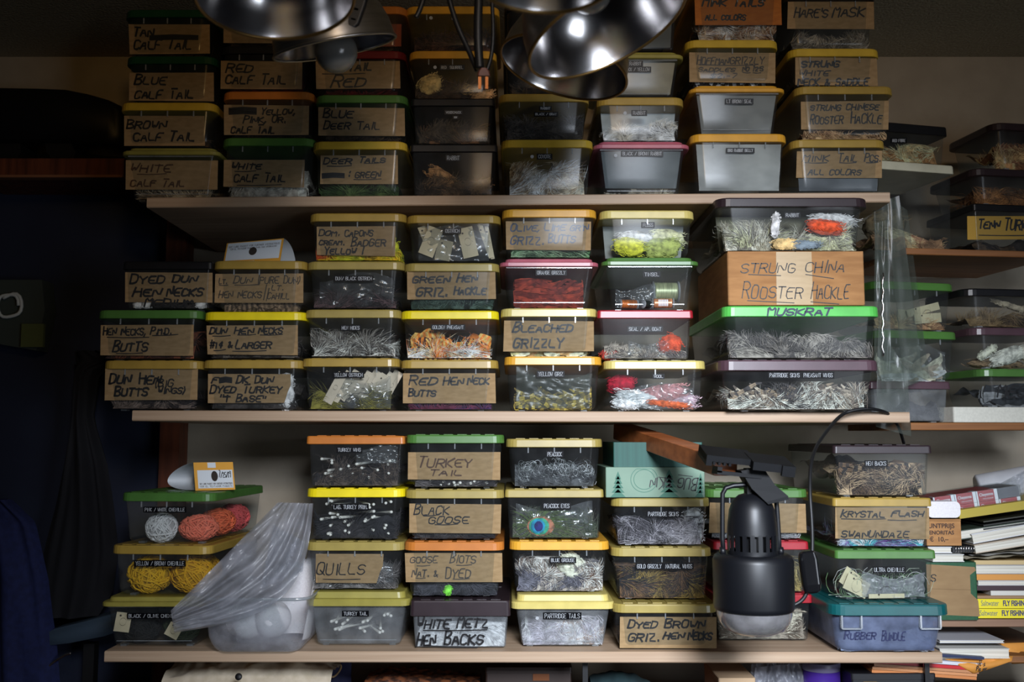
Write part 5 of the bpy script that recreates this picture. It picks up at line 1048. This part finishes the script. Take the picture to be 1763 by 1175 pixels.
t = book('white book with dark green cover under the black notebooks', 1654, 914, 930, 2.0, 8, (54,66,54), .2, .2, z=at(1654, 930, 2.0).z)[0]
zk = at(1654, 913, 2.0).z
for i, (lb, cv, n_) in enumerate((('lowest black notebook under the yellow folder', (26,28,30), 6), ('middle black notebook under the yellow folder', (34,34,30), 6), ('olive-black notebook right under the yellow folder', (44,44,30), 5))):
    book(lb, 1653, 0, 1, 2.0, 8, cv, .2, .2, 'notebook', 'notebook', zk + i*.0072, False); 
    bpy.context.view_layer.update()
t = book('yellow-olive folder under the red cigar packs', 1653, 890, 905, 1.99, 8, (170,150,40), .21, .2, 'folder', 'folder', zk + .0225, False)[0]
t4, H, _ = book('small white notepad on the green-lidded box side, under the brown carton', 1598, 942, 953, 1.99, 0, (210,210,212), .047, .12, 'notebook', 'notebook')
book('white booklet lying on the green binder box', 1606, 955, 968, 1.985, 0, (206,206,200), .062, .15, 'booklet', 'booklet')
t, H, _ = book('black spiral notebook beside the white notepad', 1640, 941, 952, 2.0, 0, (24,24,28), .05, .12, 'notebook', 'notebook', None, False)
for i in range(9):
    mb = MB(); mb.rings([[Vector((.006 + i*.005 + .0007*math.cos(q_), (.0055 + .0007*math.cos(q_))*math.cos(p_)*.6, H*.5 + .0065*math.sin(p_))) for q_ in [k*math.pi/2 for k in range(4)]] for p_ in [j*math.pi/6 for j in range(13)]], 0, False, False, True)
    mb.build('spiral_ring', CHROME, t)
# green box file with brown card front lettered S
GREENB = mat('green_bookcloth', (28,84,50), .55, (24,74,44), scale=(200,200,200))
a, b = at(1598, 1066, 1.99), at(1681, 969, 1.99)
t = thing('box_file', 'green box file with brown card front lettered S', 'box file', ((a.x+b.x)/2, 1.99, z3 + .0005)); W = b.x - a.x; H = b.z - z3 - .0005
mb = MB(); mb.rings([rrect(W, .24, .003, z, 3, 0, .12) for z in (0, H)], 0); mb.build('file_body', GREENB, t)
mb = MB(); g = lambda x, z, o=.0006: Vector((x, -o, z))
P = [g(-W/2, H*.10), g(W*.52, H*.06), g(W*.50, H*.34), g(W*.36, H*.46), g(W*.36, H*.78), g(W*.48, H*.86), g(W*.46, H*.92), g(-W/2, H*.97)]
mb.add(P + [p + Vector((0, .0005, 0)) for p in P], [tuple(range(8))] + [tuple(range(8, 16))[::-1]], 0)
mb.add([g(-W/2, H*.54, .0008), g(W*.36, H*.52, .0008), g(W*.36, H*.525, .0008), g(-W/2, H*.545, .0008)], [(0,1,2,3)], 1)
write(mb, 'S', 0, 0, 10, 13, lambda px, py: g(-W/2 + .009 + px*.0011, H*.80 - py*.0011, .0009), 1.6, 2)
mb.build('card_front', [mat('kraft_card', (150,122,86), .85, (140,112,78), scale=(20,20,60)), mat('card_crease', (110,86,58), .9), INK], t)
# brown carton with Dutch price print, foam block
a, b = at(1596, 940, 1.985), at(1654, 894, 1.985)
t = thing('cardboard_box', 'small brown carton printed with a price of 10 euro, under the white foam block', 'box', ((a.x+b.x)/2, 1.985, a.z)); W = b.x - a.x; H = b.z - a.z
mb = MB(); mb.rings([rrect(W, .14, .001, z, 3, 0, .07) for z in (0, H - .004)], 0); mb.build('carton_body', CARTON, t)
mb = MB(); mb.box(-W/2, W/2, .0, .14, H - .0032, H - .0008); mb.build('top_flap', CARTON, t)
PR = mat('dark_brown_print', (58,34,24), .6)
printed(t, 'KLUNTPRIJS', -W*.66, H*.66, .0125, PR, bold=.0002); printed(t, 'SENORITAS', -W*.5, H*.42, .0105, PR, bold=.0002); printed(t, '\u20ac  10,\u2013', -W*.42, H*.16, .0125, PR, bold=.0002)
a, b = at(1597, 892, 1.98), at(1653, 864, 1.98); mb = MB(); W = b.x - a.x; H = b.z - a.z
mb.rings([[Vector((p.x, y, p.y + H/2)) for p in [Vector((q.x, q.y)) for q in rrect(W, H, .010, 0)]] for y in (0, .10)], 0)
o = mb.build('foam_block', FOAM); o.location = ((a.x+b.x)/2, 1.98, a.z); tag(o, 'white foam block with a rounded corner on the small brown carton', 'foam block')
# carton of red cigar packs wrapped in film
REDP = mat('red_pack', (150,20,34), .4); NAVYP = mat('navy_pack', (22,28,48), .3)
rt_ = Matrix.Rotation(R(-8), 4, 'Y'); c0 = at(1638, 891, 2.01)
packs = [(1,0,'lower row, first red pack by the foam block'),(2,0,'lower row, middle red pack'),(3,0,'lower row, last red pack under the navy pack'),(0,1,'upper row, half-hidden red pack above the foam block'),(1,1,'upper row, second red pack'),(2,1,'upper row, red pack beside the navy pack'),(3,1,'navy pack at the end of the upper row')]
for i, r_, lb in packs:
    t = thing('cigar_pack', ('red and white cigar pack, ' if i != 3 or r_ == 0 else 'dark ') + lb, 'cigar pack', c0 + rt_.to_3x3() @ Vector((-.030 + i*.0435, 0, .0005 + r_*.0216)), 0, 'wrapped red cigar packs'); t.rotation_euler = (0, R(-8), 0)
    w_ = .0425; mb = MB(); mb.box(0, w_, 0, .085, 0, .021, 0)
    if (i, r_) != (3, 1): mb.box(w_ - .0065, w_ + .0001, -.0003, .02, 0, .0211, 1); mb.box(0, .003, -.0003, .02, 0, .0211, 1)
    mb.build('carton', [REDP if (i, r_) != (3, 1) else NAVYP, PACKW], t)
    if (i, r_) != (3, 1): printed(t, 'Cheyenne', .0055, .010, .0088, PACKW, bold=.0001, sx=.78); printed(t, 'FULL FLAVOR', .012, .0035, .0035, PACKW)
mb = MB(); Wt = .1765
mb.rings([[c0 + rt_.to_3x3() @ Vector((-.032 + Wt*.5 + (p.x), p.y + .045, z)) for p in rrect(Wt + .004, .098, .004, 0)] for z in (.0008, .0445)], 0, False, True)
o = recenter(mb.build('clear_wrap', WRAP)); tag(o, 'clear film wrapped round the red cigar packs', 'wrapper')
# white roll in a grey bag behind the packs
c = at(1772, 846, 2.16); mb = MB(); mb.lathe([(.012,-.10),(.05,-.10),(.054,-.096),(.054,.10),(.05,.104),(.012,.104)], Matrix.Translation(c) @ Matrix.Rotation(R(78), 4, 'Y') @ Matrix.Rotation(R(15), 4, 'X'), 0, 36, True, True)
o = recenter(mb.build('paper_roll', WHITE)); tag(o, 'white paper roll behind the red cigar packs', 'paper roll')
quadsheet('plastic_bag', 'grey translucent bag around the end of the white roll', [(1712,838,2.10),(1772,806,2.12),(1778,850,2.08),(1716,872,2.08)], FILMG, 20, 16, .02, 5, seed=31)
# bottom right: white block of paper, padded envelopes
zl = SHELF_Z['low'](.85)
z4 = board('side_shelf', 1640, 1860, 1130, 12, 1.99, 0, BROWNW, 'brown board carrying the white book stack beside the teal-lidded tub', .34)
book('thick white book stack beside the teal-lidded tub', 1618, 1112, 1129, 1.965, 0, (206,202,194), .135, .22, z=z4 + .0004)
book('thin white pad lying on the thick white book', 1618, 1106, 1111, 1.975, 0, (190,190,196), .125, .2, 'booklet', 'booklet', at(1618, 1111, 1.965).z + .0012)
PAD = mat('padded_envelope_paper', (216,146,60), .7, (200,132,52), scale=(20,20,20), bump=.1)
def env(name, label, q, Y, dz=.0):
    mb = MB(); n = len(q); c = Vector((sum(p[0] for p in q)/n, sum(p[1] for p in q)/n))
    rs = []
    for s, dy in ((.2,-.0075),(.7,-.006),(.92,-.003),(1,0),(1,.001)): rs.append([at(c.x + (p[0]-c.x)*s, c.y + (p[1]-c.y)*s, Y + dy + (.02 if i in (0, 1) else 0)) for i, p in enumerate(q)])
    mb.rings(rs, 0, True, True, True); o = recenter(mb.build(name, PAD)); return tag(o, label, 'envelope')
env('padded_envelope', 'orange padded envelope hanging over the board edge, stamped in black', [(1622,1134),(1744,1130),(1742,1139),(1700,1154),(1676,1161),(1650,1146)], 1.955)
mb = MB(); fE = lambda px, py: at(px, py, 1.9445)
write(mb, 'Rush', 1686, 1139, 1703, 1147, fE, 1.0, 0); write(mb, 'Paper', 1682, 1148, 1702, 1155, fE, 1.0, 0)
o = recenter(mb.build('stamp_print', INK)); env_root = [x for x in bpy.data.objects if x.name.startswith('padded_envelope')][0]
Mw = Matrix.Translation(o.location); o.parent = env_root; o.matrix_local = Matrix.Translation(-env_root.location) @ Mw
env('padded_envelope', 'second orange envelope at the frame side, behind the white books', [(1722,1108),(1800,1106),(1800,1142),(1742,1144)], 2.02)
# ---------------------------------------------------------------- below the lowest shelf
zB = at(900, 1262, 1.95).z
mb = MB(); mb.box(-1.0, 1.2, 1.93, WALLY - .04, zB - .03, zB); o = recenter(mb.build('work_bench', PINE2)); o['kind'] = 'structure'; o.name = 'trim_1'
def cloth(u, v):
    px = 285 + 285*u; top = 1142 + 16*abs(u-.45)*1.5 + (18*(1-u)**3); x = at(px, top, 1.99)
    f = 1 - .0*v
    return Vector((x.x, 1.975 + .12*(1-v) + .016*noise.noise(Vector((u*7, v*5, 2))), zB + (x.z - zB)*(1 - (1-v)*0.05 if v > .5 else v*1.9 + .02) + .010*noise.noise(Vector((u*9, v*6, 5)))*min(1, v*3)))
def jk(u, v):
    px = 282 + 290*u; y0 = 1143 + 26*max(0, .38-u)**1.2*2 + 30*max(0, u-.78)*2; top = at(px, y0, 2.0)
    w_ = 1 - abs(v*2 - 1)          # 0 front bottom, 1 ridge, 0 back bottom
    fold = .018*noise.noise(Vector((u*8 + v, v*5, 2))) + .008*noise.noise(Vector((u*20, v*11, 7)))
    return Vector((top.x, 1.93 + .26*v + fold*.6, zB + .002 + (top.z - zB)*math.sin(math.pi*.5*min(1, w_*1.6))*(1 - .12*abs(v*2-1)) + fold*min(1, w_*3)*.7))
mb = MB(); mb.grid(jk, 60, 30, 0)
t = thing('folded_jacket', 'cream cotton jacket with a black button, crumpled under the lowest shelf', 'jacket')
mb.build('jacket_cloth', mat('cream_cotton', (206,192,170), .9, (190,176,152), scale=(60,60,60), bump=.2), t)
c = at(411, 1166, 1.925); mb = MB(); mb.lathe([(.001,-.002),(.0055,-.002),(.0065,0),(.0065,.002),(.001,.002)], Matrix.Translation(c) @ Matrix.Rotation(R(70), 4, 'X'), 0, 20, True, True); mb.build('button', INK, t)
quadsheet('cloth_bag', 'dark navy bag with a tan cord between jacket and wicker basket', [(545,1141,2.12),(604,1141,2.12),(602,1262,2.12),(545,1262,2.12)], mat('navy_cloth', (20,24,60), .8), 10, 10, .01, 3, .01, seed=41)
mb = MB(); mb.tube(smooth([at(*p) for p in [(548,1172,2.10),(560,1160,2.095),(580,1146,2.095),(588,1145,2.095),(586,1155,2.09),(574,1168,2.09),(566,1163,2.09)]], 2), .0022, 0, 6); o = recenter(mb.build('tan_cord', mat('tan_cord', (150,124,90), .8))); tag(o, 'tan cord looped on the dark navy bag', 'cord')
mb = MB()
def wick(u, v):
    px = 632 + 195*u; top = at(px, 1154 + 4*u*4 + 30*max(0, .2-u)*2, 2.10); return Vector((top.x, 2.04 + .14*v, zB + (top.z - zB)*(math.sin(math.pi*.5*min(1, (1-abs(v*2-1))*2.5)) if True else 0) + .002*math.sin(u*60)*math.cos(v*20)))
mb.grid(wick, 60, 20, 0); o = recenter(mb.build('wicker_basket', mat('wicker', (140,80,44), .7, (60,34,22), scale=(60,60,160), bump=.4, lo=.42, hi=.58))); tag(o, 'brown woven basket lying under the lowest shelf', 'basket')
def low(name, label, cat, x0, x1, y0, Y, deep, m):
    a, b = at(x0, y0, Y), at(x1, y0, Y); W = b.x - a.x; H = a.z - zB - .0006
    t = thing(name, label, cat, ((a.x+b.x)/2, Y, zB + .0006)); mb = MB(); mb.rings([rrect(W - .002, deep, .003, 0, 3, 0, deep/2), rrect(W, deep, .004, .001, 3, 0, deep/2), rrect(W, deep, .004, H - .012, 3, 0, deep/2)], 0); mb.build('case_body', m, t)
    mb = MB(); mb.rings([rrect(W + .002, deep + .002, .004, H - .0115, 3, 0, deep/2), rrect(W + .002, deep + .002, .004, H - .001, 3, 0, deep/2), rrect(W - .001, deep - .001, .003, H, 3, 0, deep/2)], 0); mb.build('case_lid', m, t); return t, W, H
DKBR = mat('dark_brown_case', (44,30,24), .5)
t, W, H = low('storage_case', 'dark brown case with a small brass plate under the lowest shelf', 'case', 836, 984, 1149, 2.02, .2, DKBR)
mb = MB(); mb.box(W*.05, W*.24, -.0022, -.0004, H - .026, H - .013); mb.build('brass_plate', mat('dull_brass', (110,64,34), .5, metal=.5), t)
mb = MB(); mb.box(*[v for v in (at(1003,1142,1.94).x, at(1012,1142,1.94).x)], 1.94, 1.95, zB + .0005, at(1003,1142,1.94).z); o = recenter(mb.build('black_strap', BLACKR)); tag(o, 'black upright strap between the dark case and the teal cloth', 'strap')
mb = MB()
def teal(u, v):
    px = 1016 + 110*u; top = at(px, 1158 + 26*abs(u-.4)**1.5*2, 2.05); return Vector((top.x, 1.98 + .16*v, zB + .001 + (top.z - zB)*math.sin(math.pi*v)**.5*(1) + .006*noise.noise(Vector((u*8, v*6, 4)))*math.sin(math.pi*v)))
mb.grid(teal, 30, 16, 0); o = recenter(mb.build('folded_cloth', mat('dark_teal_cloth', (34,58,60), .9, (26,46,50), scale=(30,30,30), bump=.2))); tag(o, 'dark teal cloth bundle under the lowest shelf', 'cloth')
t, W, H = low('card_box', 'pale beige card box beside the grey bag under the shelf', 'box', 1238, 1300, 1168, 1.96, .15, mat('beige_card', (190,160,126), .8)); printed(t, 'FLY', -W*.3, H*.4, .02, INKB)
quadsheet('plastic_bag', 'greyish clear bag under the shelf beside the purple tin', [(1300,1150,2.0),(1380,1142,2.02),(1396,1262,1.99),(1290,1262,1.99)], FILMG, 30, 20, .03, 6, .03, seed=51)
a, b = at(1391, 1146, 1.98), at(1456, 1146, 1.98); r = (b.x - a.x)/2; H = a.z - zB
t = thing('round_tin', 'purple round tin with small white print under the lowest shelf', 'tin', ((a.x+b.x)/2, 1.98 + r, zB + .0005))
PUR = mat('purple_tin_paint', (60,34,120), .3)
mb = MB(); mb.lathe([(r*.97, 0), (r*.97, H*.86)], None, 0, 40, True, True); mb.build('tin_body', PUR, t)
mb = MB(); mb.lathe([(r*.975, H*.8605), (r, H*.87), (r, H*.985), (r*.97, H), (r*.9, H*.995)], None, 0, 40, True, True); mb.build('tin_lid', mat('lilac_grey_tin', (110,104,130), .4), t)
printed(t, 'SUPERIOR', -.002, H*.58, .009, WHITE, -r - .0005, sx=.8); printed(t, 'SOLUTIONS', -.002, H*.48, .006, WHITE, -r - .0005); printed(t, 'Water Gel for Flies', -.03, H*.33, .008, GREYBLUE, -r - .0005)
# folders and the black box with the photo-film sign
t, W, H = low('storage_case', 'black case with a yellow and red square sign, under the folders', 'case', 1466, 1610, 1160, 1.95, .22, mat('black_case', (20,20,24), .4))
mb = MB(); g = lambda x, z: Vector((x, -.0006, z)); x0 = -W*.5 + .022; zt_ = H - .016
mb.add([g(x0, zt_ - .026), g(x0 + .026, zt_ - .026), g(x0 + .026, zt_), g(x0, zt_)], [(0,1,2,3)], 0)
g2 = lambda x, z: Vector((x, -.0009, z))
mb.add([g2(x0 + .004, zt_ - .024), g2(x0 + .022, zt_ - .024), g2(x0 + .022, zt_ - .004), g2(x0 + .004, zt_ - .004)], [(0,1,2,3)], 1)
for P in ([(.008,-.004),(.008,-.024)], [(.010,-.013),(.020,-.005)], [(.010,-.013),(.020,-.023)]): ribbon(mb, [Vector((x*1000, -z*1000)) for x, z in P], 1.8, lambda px, py: Vector((x0 + px*.001, -.0012, zt_ - py*.001)), 0)
mb.build('square_sign', [mat('sign_yellow', (236,170,20), .4), mat('sign_red', (200,30,30), .4)], t)
mb = MB(); mb.add([g(W*.03, zt_ - .02), g(W*.12, zt_ - .02), g(W*.12, zt_ - .003), g(W*.03, zt_ - .003)], [(0,1,2,3)], 0); mb.build('white_sticker', mat('grey_sticker', (170,176,170), .5), t)
mb = MB(); mb.add([g(W*.14, zt_ - .02), g(W*.44, zt_ - .02), g(W*.44, zt_ - .002), g(W*.14, zt_ - .002)], [(0,1,2,3)], 0); mb.build('olive_sticker', mat('olive_sticker', (110,104,76), .6), t)
zf = zB + H + .001
for lb, cv, x0, Hh, tl in (('lowest orange folder on the black case', (200,124,66), 1462, .0055, 0), ('peach folder second from the black case', (206,140,90), 1463, .005, 0), ('third folder, tan, in the pile on the black case', (190,130,86), 1466, .005, 0), ('red folder in the pile under the shelf', (190,24,34), 1468, .006, 0), ('white folder over the red one under the shelf', (206,206,214), 1474, .006, 0), ('navy folder topmost in the pile under the shelf', (26,38,76), 1560, .005, 0)):
    t, _, _ = book(lb, x0, 0, 1, 1.955, -4, cv, .20 if x0 < 1500 else .10, .2, 'folder', 'folder', zf, False, group=None); bpy.context.view_layer.update()
    t.children[0].scale = (1, 1, Hh/.0025) if abs(Hh) else (1,1,1); zf += Hh + .0006
mb = MB(); mb.box(at(1592,1140,1.94).x, at(1600,1140,1.94).x, 1.94, 1.944, zB + .0005, SHELF_Z['low'](.78) - .022); o = recenter(mb.build('black_strap', BLACKR)); tag(o, 'black strap hanging in front of the folders under the shelf', 'strap')
# ---------------------------------------------------------------- the dark left side
YL = 2.16
a, b = at(-60, 273, YL), at(214, 273, YL); th = pm(34, YL, 290)
t = thing('wall_shelf', 'dark stained shelf carrying the black rounded case', 'shelf', ((a.x+b.x)/2, YL, a.z - th)); W = b.x - a.x
mb = MB(); mb.box(-W/2, W/2, 0, WALLY - YL - .031, .006, th); mb.build('shelf_board', PINE2, t)
mb = MB(); mb.box(-W/2, W/2, -.004, .02, 0, .0058); mb.build('edge_strip', mat('worn_edge', (130,84,56), .6), t)
zL = a.z + .0005
mb = MB(); P = [(-60,146),(0,147),(60,148),(110,150),(150,158),(185,168),(205,178),(213,190),(213,232),(206,247),(190,249),(160,248),(120,243),(-60,243)]
ya, yb = 2.19, 2.31
rs = []
for y, s in ((ya, .90), (ya + .012, .97), (ya + .03, 1.0), (yb - .03, 1.0), (yb, .92)): rs.append([at(80 + (px-80)*s, 200 + (py-200)*s, ya) + Vector((0, y - ya, 0)) for px, py in P])
mb.rings(rs, 0, True, True, True)
t = thing('rounded_case', 'long black rounded case on two feet, on the dark shelf', 'case', ((at(80,200,ya).x), ya, zL)); o = mb.build('case_shell', BLACKR, t); o.matrix_local = Matrix.Translation(-t.location)
for q in ([(-30,236),(34,236),(36,262),(30,274),(-30,274)], [(75,236),(118,238),(130,262),(126,274),(90,274),(80,262)]):
    mb = MB(); rs = []
    for y in (ya + .02, yb - .02): rs.append([(lambda p: Vector((p.x, y, max(p.z, zL))))(at(px, py, ya + .02)) for px, py in q])
    mb.rings(rs, 0); o = mb.build('case_foot', BLACKR, t); o.matrix_local = Matrix.Translation(-t.location)
# hanging coat, trousers, panel, chair back
def drape(name, label, cat, outline, Y, m, amp=.02, fr=5, seed=1, hookpy=None):
    """hanging cloth: outline rows (py, x0, x1) from top down"""
    mb = MB(); n = len(outline) - 1
    def row(v):
        f = v*n; i = min(int(f), n-1); k = f - i; A, B = outline[i], outline[i+1]; return [A[j] + (B[j]-A[j])*k for j in range(3)]
    def fn(u, v, s=1):
        py, x0, x1 = row(v); p = at(x0 + (x1-x0)*u, py, Y)
        return p + Vector((0, -s*.035*math.sin(math.pi*u)**.7 + amp*noise.noise(Vector((u*fr, v*1.5, seed))) , 0))
    mb.grid(fn, 24, 30, 0); mb.grid(lambda u, v: fn(1-u, v, -.5), 24, 30, 0)
    o = recenter(mb.build(name, m)); return tag(o, label, cat)
drape('dark_coat', 'dark coat hanging on the blue wall', 'coat', [(606,128,196),(622,128,250),(640,130,172),(720,128,160),(800,108,185),(870,96,196),(950,76,205),(1020,66,196),(1060,80,172)], 2.24, mat('black_wool', (16,17,24), .9), .03, 6, 3)
drape('blue_trousers', 'navy blue trousers hanging at the frame edge beside the dark coat', 'trousers', [(860,-60,20),(900,-60,60),(1000,-60,84),(1100,-60,96),(1260,-60,104)], 2.2, mat('navy_denim', (26,36,84), .9, (20,28,70), scale=(80,80,80)), .03, 6, 6)
a = at(-40, 482, 2.28); b = at(74, 600, 2.28)
t = thing('wall_panel', 'grey-green panel with a white cord loop on the blue wall', 'panel', (a.x, 2.28, b.z)); W = b.x - a.x; H = a.z - b.z
mb = MB(); mb.rings([[Vector((x, y, z)) for x, z in ((0, .02), (W*.9, -.005), (W, H*.55), (W*.94, H), (0, H))] for y in (0, WALLY - .032 - 2.28)], 0); mb.build('panel_board', mat('grey_green_metal', (58,66,62), .5), t)
mb = MB(); cc = at(14, 527, 2.275) - t.location
mb.tube([cc + Vector((.026*math.cos(k*.35) + .004*k/10, -.004, .028*math.sin(k*.35) + .003*math.sin(k))) for k in range(26)], .004, 0, 8); mb.build('cord_loop', mat('white_cord', (190,196,196), .6), t)
mb = MB(); p0, p1 = at(38, 558, 2.27) - t.location, at(74, 598, 2.27) - t.location; mb.box(p0.x, p1.x, -.012, -.002, p1.z, p0.z); mb.build('olive_tag', mat('olive_plastic', (84,92,52), .5), t)
c = at(215, 1065, 2.22)
t = thing('folding_seat', 'grey-blue rounded seat pad below the hanging dark coat', 'seat', c)
mb = MB(); P = [(72,1106),(74,1092),(95,1082),(130,1074),(190,1058),(250,1040),(330,1022),(330,1050),(250,1072),(180,1096),(120,1108),(85,1112)]
mb.rings([[at(200 + (px-200)*s, 1070 + (py-1070)*s, 2.2) + Vector((0, y, 0)) - c for px, py in P] for y, s in ((-.012,.94),(0,1),(.09,1),(.10,.95))], 0, True, True, True); mb.build('seat_pad', mat('grey_blue_vinyl', (64,80,96), .5), t)
mb = MB(); mb.tube(smooth([at(*p) - c for p in [(75,1160,2.19),(85,1145,2.19),(110,1128,2.19),(122,1125,2.19)]], 2), .003, 0, 8); mb.build('metal_rod', CHROMEO, t)
mb = MB(); p = at(150, 1108, 2.24); mb.box(p.x - c.x - .012, p.x - c.x + .012, .03, .055, -c.z + .0005, p.z - c.z - .003); mb.build('leg', BLACKR, t)
